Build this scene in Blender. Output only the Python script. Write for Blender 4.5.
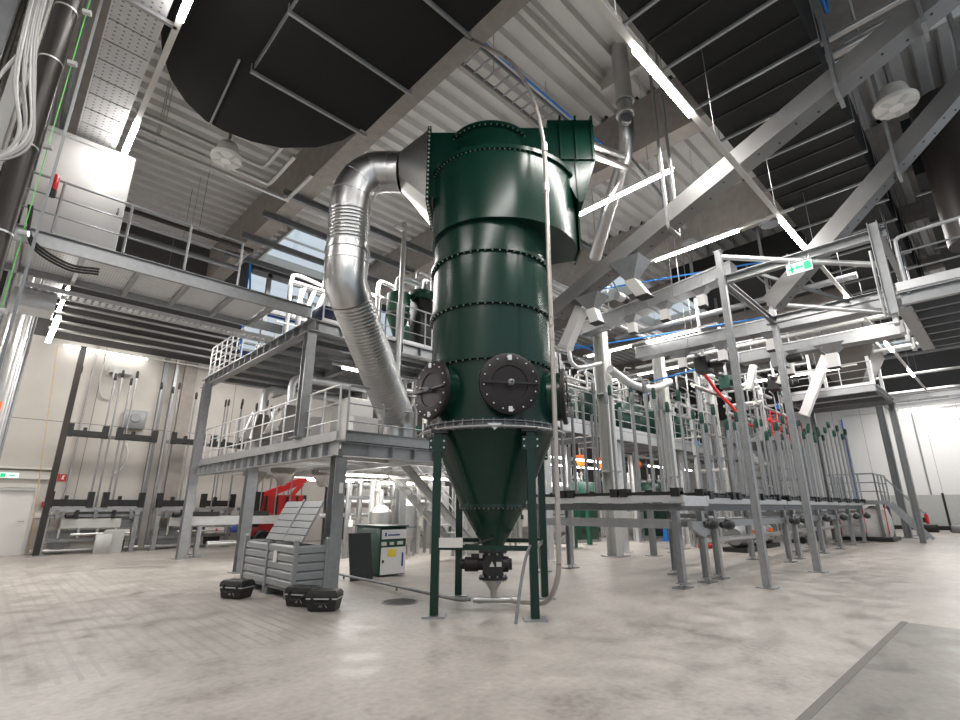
import bpy, math, random
from math import sin, cos, pi, radians, hypot
from mathutils import Vector, Matrix
random.seed(7)
for o in list(bpy.data.objects): bpy.data.objects.remove(o)
SC = bpy.context.scene
COL = SC.collection

# ---------------------------------------------------------------- camera, world, exposure
cam_d = bpy.data.cameras.new('camera'); cam = bpy.data.objects.new('camera', cam_d); COL.objects.link(cam)
cam_d.sensor_width = 36; cam_d.lens = 502/960*36; cam_d.clip_end = 300; cam_d.clip_start = 0.05
YAW = 46.1
cam.location = (0, 0, 1.5); cam.rotation_euler = (radians(90)+math.atan(147/502), 0, radians(YAW-90))
SC.camera = cam
w = bpy.data.worlds.new('daylight'); SC.world = w; w.use_nodes = True
bg = w.node_tree.nodes['Background']; bg.inputs[0].default_value = (0.86, 0.93, 1.0, 1); bg.inputs[1].default_value = 0.75
SC.view_settings.view_transform = 'Standard'; SC.view_settings.look = 'None'
SC.view_settings.exposure = 0.13; SC.view_settings.gamma = 1.0; SC.view_settings.use_curve_mapping = False
LED = 60.0

def area(name, loc, size, sy, power, rot=(0, 0, 0), col=(1, 0.97, 0.93)):
    d = bpy.data.lights.new(name, 'AREA'); d.shape = 'RECTANGLE'; d.size = size; d.size_y = sy; d.energy = power; d.color = col
    o = bpy.data.objects.new(name, d); COL.objects.link(o); o.location = loc; o.rotation_euler = rot
    return o
# added soft fill lights without fixtures, standing in for rows of strip lights
area('hall_fill_light', (1.5, 2.2, 8.8), 6, 0.22, 300)
area('hall_fill_light', (9.0, 3.3, 8.7), 7, 0.22, 400)
area('hall_fill_light', (4.0, 19.8, 7.2), 8, 0.6, 330)
area('hall_fill_light', (2.0, 14.5, 5.3), 3, 0.6, 220)
area('hall_fill_light', (40, 3, 8.8), 12, 3.0, 1000)
area('hall_fill_light', (22, 2, 8.6), 12, 1.0, 500)
area('hall_fill_light', (15, 15, 8.8), 12, 3.0, 900)
area('hall_fill_light', (16, 13.2, 3.5), 12, 1.2, 420)
area('hall_fill_light', (20, 7, 8.6), 9, 2.0, 650)
area('hall_fill_light', (7.5, 14.5, 9.0), 5, 4.0, 520)
area('hall_fill_light', (7.3, 13.5, 2.35), 4, 3.0, 170)

# ---------------------------------------------------------------- materials
def mat(name, c, rough=0.5, metal=0.0, var=0.12, scale=6.0, bump=0.0, emit=0.0, spec=0.5, rvar=0.1, coat=0.0):
    m = bpy.data.materials.new(name); m.use_nodes = True
    nt = m.node_tree; N = nt.nodes; L = nt.links; b = N['Principled BSDF']
    b.inputs['Roughness'].default_value = rough; b.inputs['Metallic'].default_value = metal
    b.inputs['Specular IOR Level'].default_value = spec; b.inputs['Coat Weight'].default_value = coat
    b.inputs['Base Color'].default_value = (*c, 1)
    tc = N.new('ShaderNodeTexCoord')
    if var > 0 or bump > 0:
        nz = N.new('ShaderNodeTexNoise'); nz.inputs['Scale'].default_value = scale; nz.inputs['Detail'].default_value = 5
        L.new(tc.outputs['Object'], nz.inputs['Vector'])
        mx = N.new('ShaderNodeMixRGB'); mx.inputs[1].default_value = (*[x*(1-var) for x in c], 1)
        mx.inputs[2].default_value = (*[min(1, x*(1+var)) for x in c], 1)
        L.new(nz.outputs['Fac'], mx.inputs[0]); L.new(mx.outputs[0], b.inputs['Base Color'])
        mr = N.new('ShaderNodeMapRange'); mr.inputs['To Min'].default_value = max(0.02, rough-rvar); mr.inputs['To Max'].default_value = rough+rvar
        L.new(nz.outputs['Fac'], mr.inputs[0]); L.new(mr.outputs[0], b.inputs['Roughness'])
        if bump:
            bp = N.new('ShaderNodeBump'); bp.inputs['Strength'].default_value = bump; bp.inputs['Distance'].default_value = 0.02
            L.new(nz.outputs['Fac'], bp.inputs['Height']); L.new(bp.outputs[0], b.inputs['Normal'])
    if emit:
        b.inputs['Emission Color'].default_value = (*c, 1); b.inputs['Emission Strength'].default_value = emit
    return m
M = {}
M['galv'] = mat('galvanised_steel', (0.36, 0.365, 0.37), 0.42, 0.75, 0.22, 9)
M['galvd'] = mat('weathered_galvanised_steel', (0.22, 0.225, 0.23), 0.5, 0.6, 0.25, 7)
M['galvl'] = mat('bright_zinc_sheet', (0.62, 0.62, 0.62), 0.36, 0.55, 0.15, 8)
M['hopm'] = mat('brushed_hopper_steel', (0.20, 0.185, 0.17), 0.48, 0.6, 0.12, 5)
M['stain'] = mat('stainless_steel', (0.55, 0.545, 0.53), 0.32, 0.95, 0.12, 5)
M['duct'] = mat('spiral_duct_zinc', (0.56, 0.56, 0.56), 0.33, 1.0, 0.12, 4)
M['green'] = mat('dark_green_paint', (0.0032, 0.025, 0.0165), 0.24, 0.0, 0.05, 3, coat=0.0, rvar=0.0, spec=0.38)
M['greenl'] = mat('mid_green_paint', (0.01, 0.09, 0.05), 0.35, 0.0, 0.15, 5)
M['tealg'] = mat('machine_green_paint', (0.006, 0.05, 0.034), 0.35, 0.0, 0.2, 5)
M['black'] = mat('black_plastic', (0.012, 0.012, 0.012), 0.42, 0, 0.3, 12)
M['fabric'] = mat('black_duct_cladding', (0.008, 0.0075, 0.0075), 0.75, 0, 0.4, 2.5, bump=0.25, spec=0.3)
M['manhole'] = mat('dark_hatch_plate', (0.014, 0.010, 0.010), 0.5, 0.0, 0.25, 10, spec=0.35)
M['brown'] = mat('dark_brown_paint', (0.03, 0.025, 0.022), 0.4, 0.3, 0.3, 5)
M['white'] = mat('white_panel', (0.72, 0.70, 0.68), 0.35, 0, 0.04, 2)
M['cream'] = mat('off_white_coating', (0.62, 0.60, 0.56), 0.4, 0.1, 0.08, 4)
M['conc_g'] = mat('precast_concrete_girder', (0.30, 0.27, 0.245), 0.85, 0, 0.3, 4, bump=0.3)
M['dclad'] = mat('dark_upper_cladding', (0.075, 0.07, 0.068), 0.8, 0, 0.2, 2)
M['deck'] = mat('corrugated_roof_sheet', (0.62, 0.61, 0.59), 0.45, 0.1, 0.12, 1.5)
M['navy'] = mat('navy_paint', (0.01, 0.018, 0.07), 0.4, 0, 0.1, 5)
M['blue'] = mat('blue_paint', (0.01, 0.05, 0.22), 0.4, 0, 0.1, 5)
M['cable_blue'] = mat('blue_cable', (0.02, 0.2, 0.6), 0.4, 0, 0.1, 5)
M['red'] = mat('red_paint', (0.55, 0.02, 0.02), 0.35, 0, 0.15, 5)
M['redt'] = mat('red_hose', (0.6, 0.03, 0.03), 0.4, 0, 0.1, 5)
M['orange'] = mat('orange_plastic', (0.85, 0.16, 0.02), 0.4, 0, 0.1, 5)
M['ycord'] = mat('pale_cord', (0.6, 0.42, 0.2), 0.5, 0, 0.05, 5)
M['yellow'] = mat('yellow_sticker', (0.8, 0.6, 0.05), 0.5, 0, 0.05, 5)
M['greenled'] = mat('green_cable', (0.12, 0.55, 0.1), 0.4, 0, 0.1, 5)
M['grey'] = mat('grey_paint', (0.26, 0.27, 0.275), 0.45, 0.1, 0.12, 6)
M['greyl'] = mat('pale_grey_paint', (0.48, 0.48, 0.46), 0.42, 0.1, 0.1, 6)
M['cable'] = mat('grey_cable', (0.35, 0.34, 0.33), 0.45, 0, 0.15, 6)
M['rod'] = mat('brushed_rod', (0.30, 0.30, 0.30), 0.35, 0.7, 0.15, 9)
M['hose'] = mat('transport_hose', (0.42, 0.38, 0.35), 0.3, 0.4, 0.12, 8)
M['cast'] = mat('cast_iron', (0.06, 0.055, 0.05), 0.6, 0.5, 0.3, 14, bump=0.3)
M['bag'] = mat('white_woven_bag', (0.62, 0.6, 0.58), 0.7, 0, 0.15, 9, bump=0.5)
M['led'] = mat('led_tube', (1.0, 0.97, 0.94), 0.4, 0, 0, emit=LED)
M['led_soft'] = mat('led_tube_soft', (1.0, 0.98, 0.95), 0.4, 0, 0, emit=14)
M['exitg'] = mat('exit_green', (0.02, 0.6, 0.25), 0.4, 0, 0, emit=0.35)
M['exitw'] = mat('exit_white', (0.8, 1.0, 0.88), 0.4, 0, 0, emit=0.55)

def floor_mat(name='polished_concrete', dark=1.0):
    m = bpy.data.materials.new(name); m.use_nodes = True
    nt = m.node_tree; N = nt.nodes; L = nt.links; b = N['Principled BSDF']
    tc = N.new('ShaderNodeTexCoord')
    def noise(s, det=6, dist=0.0, vec=None):
        n = N.new('ShaderNodeTexNoise'); n.inputs['Scale'].default_value = s; n.inputs['Detail'].default_value = det; n.inputs['Distortion'].default_value = dist
        L.new(vec or tc.outputs['Object'], n.inputs['Vector']); return n.outputs['Fac']
    def mth(op, a, v=None, v2=None):
        n = N.new('ShaderNodeMath'); n.operation = op
        for i, q in enumerate((a, v, v2)):
            if q is None: continue
            if isinstance(q, (int, float)): n.inputs[i].default_value = q
            else: L.new(q, n.inputs[i])
        return n.outputs[0]
    n1 = noise(0.45, 8, 0.6); n2 = noise(2.3, 8, 0.3); n3 = noise(14, 6)
    mp = N.new('ShaderNodeMapping'); mp.inputs['Scale'].default_value = (0.25, 2.2, 1); mp.inputs['Rotation'].default_value = (0, 0, 0.8)
    L.new(tc.outputs['Object'], mp.inputs['Vector']); n4 = noise(1.2, 6, 0.2, mp.outputs[0])
    s = mth('ADD', mth('MULTIPLY', n1, 0.26), mth('MULTIPLY', n2, 0.32)); s = mth('ADD', s, mth('MULTIPLY', n3, 0.26)); s = mth('ADD', s, mth('MULTIPLY', n4, 0.16))
    cr = N.new('ShaderNodeValToRGB'); e = cr.color_ramp.elements
    e[0].position = 0.36; e[0].color = (0.19, 0.166, 0.146, 1); e[1].position = 0.62; e[1].color = (0.45, 0.413, 0.376, 1)
    x = e.new(0.47); x.color = (0.325, 0.297, 0.27, 1)
    for q in e: q.color = (q.color[0]*dark, q.color[1]*dark, q.color[2]*dark, 1)
    L.new(s, cr.inputs[0])
    # worn wheel bands at left (a pattern of the slab itself)
    sp = N.new('ShaderNodeSeparateXYZ'); L.new(tc.outputs['Object'], sp.inputs[0])
    st = mth('ABSOLUTE', mth('SINE', mth('MULTIPLY', sp.outputs[0], 19.0))); st2 = mth('ABSOLUTE', mth('SINE', mth('MULTIPLY', sp.outputs[1], 7.0)))
    ln = mth('ADD', mth('LESS_THAN', st, 0.45), mth('MULTIPLY', mth('LESS_THAN', st2, 0.08), 0.12))
    zone = mth('MULTIPLY', mth('MULTIPLY', n2, 1.7), mth('MULTIPLY', mth('LESS_THAN', sp.outputs[0], 3.9), mth('MULTIPLY', mth('GREATER_THAN', sp.outputs[1], 6.2), mth('LESS_THAN', sp.outputs[1], 15.5))))
    fac = mth('MULTIPLY', mth('MULTIPLY', ln, zone), mth('MULTIPLY', n1, 0.62))
    mx = N.new('ShaderNodeMixRGB'); L.new(fac, mx.inputs[0]); L.new(cr.outputs[0], mx.inputs[1]); mx.inputs[2].default_value = (0.19, 0.175, 0.16, 1)
    L.new(mx.outputs[0], b.inputs['Base Color'])
    mr = N.new('ShaderNodeMapRange'); mr.inputs['From Min'].default_value = 0.35; mr.inputs['From Max'].default_value = 0.65
    mr.inputs['To Min'].default_value = 0.30; mr.inputs['To Max'].default_value = 0.52
    L.new(n2, mr.inputs[0]); L.new(mr.outputs[0], b.inputs['Roughness'])
    bp = N.new('ShaderNodeBump'); bp.inputs['Strength'].default_value = 0.08; L.new(n3, bp.inputs['Height']); L.new(bp.outputs[0], b.inputs['Normal'])
    return m
M['floor'] = floor_mat()

def wall_mat(name, c, jx, jz, axis=0, ramp=0.10):
    m = mat(name, c, 0.7, 0, ramp, 0.8, bump=0.05)
    nt = m.node_tree; N = nt.nodes; L = nt.links; b = N['Principled BSDF']
    src = b.inputs['Base Color'].links[0].from_socket
    tc = N.new('ShaderNodeTexCoord'); sp = N.new('ShaderNodeSeparateXYZ'); L.new(tc.outputs['Object'], sp.inputs[0])
    outs = []
    for s, p in ((sp.outputs[axis], jx), (sp.outputs[2], jz)):
        d = N.new('ShaderNodeMath'); d.operation = 'PINGPONG'; d.inputs[1].default_value = p/2; L.new(s, d.inputs[0])
        g = N.new('ShaderNodeMath'); g.operation = 'LESS_THAN'; g.inputs[1].default_value = 0.012; L.new(d.outputs[0], g.inputs[0]); outs.append(g.outputs[0])
    a = N.new('ShaderNodeMath'); a.operation = 'MAXIMUM'; L.new(outs[0], a.inputs[0]); L.new(outs[1], a.inputs[1])
    mx = N.new('ShaderNodeMixRGB'); L.new(a.outputs[0], mx.inputs[0]); L.new(src, mx.inputs[1]); mx.inputs[2].default_value = (*[v*0.35 for v in c], 1)
    L.new(mx.outputs[0], b.inputs['Base Color'])
    return m
M['wall'] = wall_mat('pale_concrete_wall', (0.50, 0.47, 0.43), 2.4, 4.4, 0, 0.2)
M['wallr'] = wall_mat('white_panel_wall', (0.74, 0.73, 0.72), 1.8, 40, 1, 0.03)

def slot_mat(name, c, sx, sy):
    # punched sheet: rows of small dark slots
    m = mat(name, c, 0.4, 0.5, 0.12, 6)
    nt = m.node_tree; N = nt.nodes; L = nt.links; b = N['Principled BSDF']; src = b.inputs['Base Color'].links[0].from_socket
    tc = N.new('ShaderNodeTexCoord'); sp = N.new('ShaderNodeSeparateXYZ'); L.new(tc.outputs['Object'], sp.inputs[0])
    r = []
    for s, p, t in ((sp.outputs[0], sx, 0.30), (sp.outputs[1], sy, 0.2)):
        q = N.new('ShaderNodeMath'); q.operation = 'PINGPONG'; q.inputs[1].default_value = p/2; L.new(s, q.inputs[0])
        g = N.new('ShaderNodeMath'); g.operation = 'LESS_THAN'; g.inputs[1].default_value = p/2*t; L.new(q.outputs[0], g.inputs[0]); r.append(g.outputs[0])
    a = N.new('ShaderNodeMath'); a.operation = 'MULTIPLY'; L.new(r[0], a.inputs[0]); L.new(r[1], a.inputs[1])
    mx = N.new('ShaderNodeMixRGB'); L.new(a.outputs[0], mx.inputs[0]); L.new(src, mx.inputs[1]); mx.inputs[2].default_value = (0.03, 0.03, 0.03, 1)
    L.new(mx.outputs[0], b.inputs['Base Color'])
    return m
M['slots'] = slot_mat('perforated_tray_sheet', (0.55, 0.55, 0.55), 0.10, 0.09)
M['grate'] = slot_mat('bar_grating', (0.7, 0.7, 0.7), 0.045, 0.10)
def glass_mat():
    m = bpy.data.materials.new('window_glass'); m.use_nodes = True; nt = m.node_tree; N = nt.nodes; L = nt.links
    N.remove(N['Principled BSDF']); t = N.new('ShaderNodeBsdfTransparent'); g = N.new('ShaderNodeBsdfGlossy'); g.inputs['Roughness'].default_value = 0.05
    t.inputs[0].default_value = (0.93, 0.96, 0.98, 1); x = N.new('ShaderNodeMixShader'); x.inputs[0].default_value = 0.08
    L.new(t.outputs[0], x.inputs[1]); L.new(g.outputs[0], x.inputs[2]); L.new(x.outputs[0], N['Material Output'].inputs[0]); return m
M['glass'] = glass_mat()

# ---------------------------------------------------------------- mesh builder
OFF = {}     # root -> offset subtracted from world-coordinate geometry
class MB:
    def __init__(s): s.v = []; s.f = []; s.mi = []; s.cur = 0
    def add(s, vs, fs):
        n = len(s.v); s.v += [tuple(p) for p in vs]; s.f += [tuple(i+n for i in f) for f in fs]; s.mi += [s.cur]*len(fs); return s
    def use(s, k): s.cur = k; return s
    def box(s, x0, x1, y0, y1, z0, z1):
        vs = [(x0,y0,z0),(x1,y0,z0),(x1,y1,z0),(x0,y1,z0),(x0,y0,z1),(x1,y0,z1),(x1,y1,z1),(x0,y1,z1)]
        return s.add(vs, [(0,3,2,1),(4,5,6,7),(0,1,5,4),(1,2,6,5),(2,3,7,6),(3,0,4,7)])
    def cbox(s, c, d):
        return s.box(c[0]-d[0]/2, c[0]+d[0]/2, c[1]-d[1]/2, c[1]+d[1]/2, c[2]-d[2]/2, c[2]+d[2]/2)
    def bbox(s, x0, x1, y0, y1, z0, z1, b=0.01):
        # box with chamfered vertical and top edges
        def ring(k, z): return [(x0+k+b,y0+k,z),(x1-k-b,y0+k,z),(x1-k,y0+k+b,z),(x1-k,y1-k-b,z),(x1-k-b,y1-k,z),(x0+k+b,y1-k,z),(x0+k,y1-k-b,z),(x0+k,y0+k+b,z)]
        return s.loft([ring(b*.6, z0), ring(0, z0+b), ring(0, z1-b), ring(b*.6, z1)])
    def loft(s, rings, cap=True, closed=False):
        n = len(rings[0]); vs = [p for r in rings for p in r]; fs = []
        m = len(rings)
        for i in range(m if closed else m-1):
            for j in range(n):
                a = i*n+j; b2 = i*n+(j+1) % n; c = ((i+1) % m)*n+(j+1) % n; d = ((i+1) % m)*n+j
                fs.append((a, b2, c, d))
        if cap and not closed:
            fs.append(tuple(range(n))[::-1]); fs.append(tuple((m-1)*n+j for j in range(n)))
        return s.add(vs, fs)
    @staticmethod
    def frame(p0, p1, up):
        p0, p1 = Vector(p0), Vector(p1); t = (p1-p0).normalized(); u = Vector(up)
        if abs(t.dot(u)) > 0.98: u = Vector((0, 1, 0)) if abs(t.y) < 0.9 else Vector((1, 0, 0))
        sd = t.cross(u).normalized(); u = sd.cross(t).normalized(); return t, sd, u
    def prof(s, p0, p1, poly, up=(0, 0, 1)):
        t, sd, u = s.frame(p0, p1, up); r = []
        for p in (Vector(p0), Vector(p1)): r.append([p+sd*a+u*b for a, b in poly])
        return s.loft(r)
    def bar(s, p0, p1, w, h=None, up=(0, 0, 1)):
        h = h or w; return s.prof(p0, p1, [(-w/2,-h/2),(w/2,-h/2),(w/2,h/2),(-w/2,h/2)], up)
    def ibeam(s, p0, p1, w, h, t=0.02, up=(0, 0, 1)):
        a, b = w/2, h/2; q = t*0.7
        return s.prof(p0, p1, [(-a,-b),(a,-b),(a,-b+t),(q/2,-b+t),(q/2,b-t),(a,b-t),(a,b),(-a,b),(-a,b-t),(-q/2,b-t),(-q/2,-b+t),(-a,-b+t)], up)
    def chan(s, p0, p1, w, h, t=0.012, up=(0, 0, 1), flip=1):
        a, b = w/2*flip, h/2; tt = t*flip
        return s.prof(p0, p1, [(-a,-b),(a,-b),(a,-b+t),(-a+tt,-b+t),(-a+tt,b-t),(a,b-t),(a,b),(-a,b)], up)
    def uchan(s, p0, p1, w, h, t=0.015, up=(0, 0, 1)):
        a, b = w/2, h/2
        return s.prof(p0, p1, [(-a,-b),(a,-b),(a,b),(a-t,b),(a-t,-b+t),(-a+t,-b+t),(-a+t,b),(-a,b)], up)
    def tube(s, p0, p1, r, n=10, r1=None):
        t, sd, u = s.frame(p0, p1, (0, 0, 1)); R = []
        for p, q in ((Vector(p0), r), (Vector(p1), r if r1 is None else r1)):
            R.append([p+(sd*cos(2*pi*k/n)+u*sin(2*pi*k/n))*q for k in range(n)])
        return s.loft(R)
    def path(s, pts, r, n=10, rad=None):
        pts = [Vector(p) for p in pts]; R = []; u = None
        for i, p in enumerate(pts):
            t = (pts[min(i+1, len(pts)-1)]-pts[max(i-1, 0)]).normalized()
            if u is None:
                a = Vector((0, 0, 1)) if abs(t.z) < 0.9 else Vector((1, 0, 0)); u = (a-t*a.dot(t)).normalized()
            else: u = (u-t*u.dot(t)).normalized()
            sd = t.cross(u); q = rad[i] if rad else r
            R.append([p+(sd*cos(2*pi*k/n)+u*sin(2*pi*k/n))*q for k in range(n)])
        return s.loft(R)
    def lathe(s, prof, c=(0, 0, 0), n=32, axis=None):
        # prof: (radius, height) along axis (default z)
        A = Vector(axis or (0, 0, 1)).normalized(); c = Vector(c)
        t = Vector((1, 0, 0)) if abs(A.x) < 0.9 else Vector((0, 1, 0)); e1 = (t-A*t.dot(A)).normalized(); e2 = A.cross(e1)
        return s.loft([[c+A*h+(e1*cos(2*pi*k/n)+e2*sin(2*pi*k/n))*max(r, 1e-4) for k in range(n)] for r, h in prof])
    def prism(s, poly, z0, z1):
        return s.loft([[(x, y, z0) for x, y in poly], [(x, y, z1) for x, y in poly]])
    def prism_ax(s, poly, a0, a1, ax='y'):
        f = {'y': lambda p, q: (p[0], q, p[1]), 'x': lambda p, q: (q, p[0], p[1])}[ax]
        return s.loft([[f(p, a0) for p in poly], [f(p, a1) for p in poly]])
    def build(s, name, m, parent=None, off=None):
        if off is None: off = OFF.get(parent.name, (0, 0, 0)) if parent else (0, 0, 0)
        me = bpy.data.meshes.new(name); me.from_pydata([(x-off[0], y-off[1], z-off[2]) for x, y, z in s.v], [], s.f)
        me.polygons.foreach_set('material_index', s.mi)
        import bmesh
        bm = bmesh.new(); bm.from_mesh(me); bmesh.ops.recalc_face_normals(bm, faces=bm.faces); bm.to_mesh(me); bm.free()
        me.polygons.foreach_set('use_smooth', [True]*len(me.polygons)); me.set_sharp_from_angle(angle=radians(38))
        for q in (m if isinstance(m, (list, tuple)) else [m]): me.materials.append(M[q] if isinstance(q, str) else q)
        o = bpy.data.objects.new(name, me); COL.objects.link(o)
        if parent: o.parent = parent; OFF[o.name] = off
        return o
def spline(pts, k=8):
    P = [Vector(p) for p in pts]; P = [2*P[0]-P[1]]+P+[2*P[-1]-P[-2]]; out = []
    for i in range(1, len(P)-2):
        a, b, c, d = P[i-1], P[i], P[i+1], P[i+2]
        for j in range(k):
            t = j/k
            out.append(0.5*((2*b)+(c-a)*t+(2*a-5*b+4*c-d)*t*t+(3*b-a-3*c+d)*t**3))
    out.append(P[-2]); return out
def tag(o, label, cat, group=None):
    o['label'] = label; o['category'] = cat
    if group: o['group'] = group
    return o
def T(name, label, cat, loc, group=None, rz=0, local=False):
    """an Empty at the thing's base; children are given in world coordinates unless local"""
    o = bpy.data.objects.new(name, None); o.empty_display_size = 0.1; COL.objects.link(o); o.location = loc; o.rotation_euler = (0, 0, rz)
    OFF[o.name] = (0, 0, 0) if local or rz else tuple(loc)
    return tag(o, label, cat, group)
def one(name, mb, m, label, cat, loc=None, group=None):
    """a thing that is one mesh; geometry in world coordinates, origin at loc"""
    if loc is None:
        xs = [v[0] for v in mb.v]; ys = [v[1] for v in mb.v]; zs = [v[2] for v in mb.v]
        loc = ((min(xs)+max(xs))/2, (min(ys)+max(ys))/2, min(zs))
    o = mb.build(name, m, off=loc); o.location = loc; return tag(o, label, cat, group)
def struct(name, mb, m, parent=None):
    o = mb.build(name, m, parent)
    if not parent: o['kind'] = 'structure'
    return o
def dup(root, loc, label=None, group=None, rz=None):
    def cp(o, par):
        c = o.copy(); COL.objects.link(c)
        if par: c.parent = par
        for ch in [q for q in bpy.data.objects if q.parent == o]: cp(ch, c)
        return c
    r = cp(root, None); r.location = loc
    if rz is not None: r.rotation_euler = (0, 0, rz)
    if label: r['label'] = label
    if group: r['group'] = group
    return r

# ================================================================ SETTING
struct('floor', MB().box(-3, 50, -7, 24, -0.2, 0), 'floor')
XW = -1.6
struct('wall_back', MB().box(XW, 12.0, 23, 23.3, 0, 7.35), 'wall')
struct('wall_back_far', MB().box(12.0, 50, 23, 23.3, 0, 7.35), 'dclad')
# upper wall cladding round the clerestory windows
ub = MB().box(XW, 7.0, 23, 23.3, 7.35, 12.8).box(15.5, 50, 23, 23.3, 7.35, 12.8).box(7.0, 15.5, 23, 23.3, 12.3, 12.8).box(7.0, 15.5, 23, 23.3, 7.35, 8.2)
struct('wall_back_upper', ub, 'dclad')
struct('wall_left', MB().box(XW-0.3, XW, 1.0, 23.3, 0, 12.8), 'wallr')
struct('wall_right', MB().box(47, 47.3, -7, 23, 0, 9.0), 'wallr')
struct('wall_right_upper', MB().box(47, 47.3, -7, 23, 9.0, 12.8), 'dclad')
# door, left end of the back wall
d = struct('door_1', MB().box(0.15, 1.32, 22.93, 22.999, 0, 2.12), 'white')
struct('door_frame', MB().box(1.32, 1.42, 22.88, 22.999, 0, 2.25).box(0.05, 0.15, 22.88, 22.999, 0, 2.25).box(0.15, 1.32, 22.88, 22.999, 2.12, 2.25), 'cream', d)
struct('door_handle', MB().tube((1.2, 22.93, 1.05), (1.2, 22.86, 1.05), 0.015).tube((1.2, 22.86, 1.05), (1.05, 22.86, 1.05), 0.013), 'galv', d)
struct('door_closer', MB().box(0.2, 1.3, 22.84, 22.93, 2.02, 2.1), 'greyl', d)
struct('trim_1', MB().box(-0.5, 1.75, 22.8, 22.999, 2.72, 2.78).box(-.5, 1.7, 22.9, 22.999, 2.4, 2.66), 'cream')
# clerestory windows in the back wall
for i in range(4):
    x0 = 7.0+i*2.125
    wn = struct('window_%d' % (i+1), MB().box(x0, x0+2.125, 23.0, 23.12, 8.2, 8.35).box(x0, x0+2.125, 23.0, 23.12, 12.15, 12.3).box(x0, x0+.1, 23.0, 23.12, 8.35, 12.15).box(x0+2.02, x0+2.125, 23.0, 23.12, 8.35, 12.15).box(x0+.1, x0+2.02, 23.0, 23.12, 10.2, 10.3), 'blue')
    struct('glass_pane', MB().box(x0+.1, x0+2.02, 23.05, 23.06, 8.35, 12.15), 'glass', wn)
# roof girders (precast concrete, along y)
GX = [-0.6, 5.32, 11.3, 17.4, 23.4, 29.4, 35.4, 41.4]
for i, gx in enumerate(GX):
    struct('trim_%d' % (i+2), MB().box(gx, gx+0.27, -7, 23, 11.0 if gx < 20 else 12.1, 12.6).box(gx+0.29, gx+0.58, -7, 23, 11.04 if gx < 20 else 12.1, 12.6), 'conc_g')
# blue edge purlins
for i, gx in enumerate(GX[1:4]):
    struct('trim_%d' % (i+12), MB().box(gx+0.6, gx+0.70, -6, 22.9, 12.05, 12.25), 'blue')
# corrugated roof sheet with skylight openings
holes = [(11.95, 14.2, -1.6, 1.6), (7.2, 11.0, 18.0, 22.6), (24.2, 29.2, 6.5, 9.5), (24.2, 29.2, 10.5, 14), (30.2, 35.2, 6.5, 9.5), (30.2, 35.2, 10.5, 14), (42.2, 46.5, 2.5, 6.0), (12.6, 17.0, 12.0, 16.0), (18.5, 23, 11, 15)]
def corr(mb, x0, x1, y0, y1, z=12.6, p=0.50, h=0.16):
    ys = []; y = y0
    while y < y1-1e-6:
        for dy, dz in ((0, 0), (0.20, 0), (0.26, h), (0.44, h)):
            if y+dy < y1: ys.append((y+dy, z+dz))
        y += p
    ys.append((y1, z))
    top = [(a, b+0.012) for a, b in ys[::-1]]
    mb.prism_ax(ys+top, x0, x1, 'x')
bays = [(-1.6, 5.3), (5.3, 11.3), (11.3, 17.4), (17.4, 23.4), (23.4, 29.4), (29.4, 35.4), (35.4, 41.4), (41.4, 47)]
rb = MB()
for bx0, bx1 in bays:
    hs = sorted([h for h in holes if h[0] >= bx0 and h[1] <= bx1], key=lambda h: h[2]); y = -7
    for h in hs:
        corr(rb, bx0, bx1, y, h[2]); corr(rb, bx0, h[0], h[2], h[3]); corr(rb, h[1], bx1, h[2], h[3]); y = h[3]
    corr(rb, bx0, bx1, y, 23.0)
struct('ceiling', rb, 'deck')
rt = MB()
for bx0, bx1 in bays:
    hs = sorted([h for h in holes if h[0] >= bx0 and h[1] <= bx1], key=lambda h: h[2]); y = -7
    for h in hs:
        rt.box(bx0, bx1, y, h[2]-.08, 12.8, 12.86).box(bx0, h[0]-.08, h[2]-.08, h[3]+.08, 12.8, 12.86).box(h[1]+.08, bx1, h[2]-.08, h[3]+.08, 12.8, 12.86); y = h[3]+.08
    rt.box(bx0, bx1, y, 23.3, 12.8, 12.86)
struct('ceiling_light_seal', rt, 'dclad')  # unseen sheet added over the deck to block sky light at its gaps
for i, h in enumerate(holes):
    f = MB()
    f.box(h[0]-.08, h[0], h[2]-.08, h[3]+.08, 12.45, 13.1).box(h[1], h[1]+.08, h[2]-.08, h[3]+.08, 12.45, 13.1).box(h[0], h[1], h[2]-.08, h[2], 12.45, 13.1).box(h[0], h[1], h[3], h[3]+.08, 12.45, 13.1)
    n = 4
    for k in range(1, n): yy = h[2]+(h[3]-h[2])*k/n; f.box(h[0], h[1], yy-.03, yy+.03, 12.9, 13.0)
    wn = struct('window_%d' % (i+6), f, 'cream'); struct('skylight_pane', MB().box(h[0], h[1], h[2], h[3], 13.0, 13.02), 'glass', wn)
# white upstand frame round the duct opening
struct('trim_16', MB().box(6.3, 10.0, 4.1, 4.22, 12.2, 12.58).box(9.9, 10.02, 4.22, 5.6, 12.2, 12.58).box(6.3, 10.0, 5.6, 5.72, 12.35, 12.58), 'cream')
# floor joint and darker slab beside it
struct('trim_17', MB().box(2.0, 9.40, 1.40, 1.475, 0.0, 0.006), mat('joint_filler', (0.13, 0.12, 0.11), 0.6))
struct('trim_18', MB().box(2.0, 9.36, -6.5, 1.40, 0.0, 0.004), floor_mat('old_slab', 0.55))
struct('trim_19', MB().box(20, 46.9, 22.6, 23, 0, 0.25), 'cream')

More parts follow.
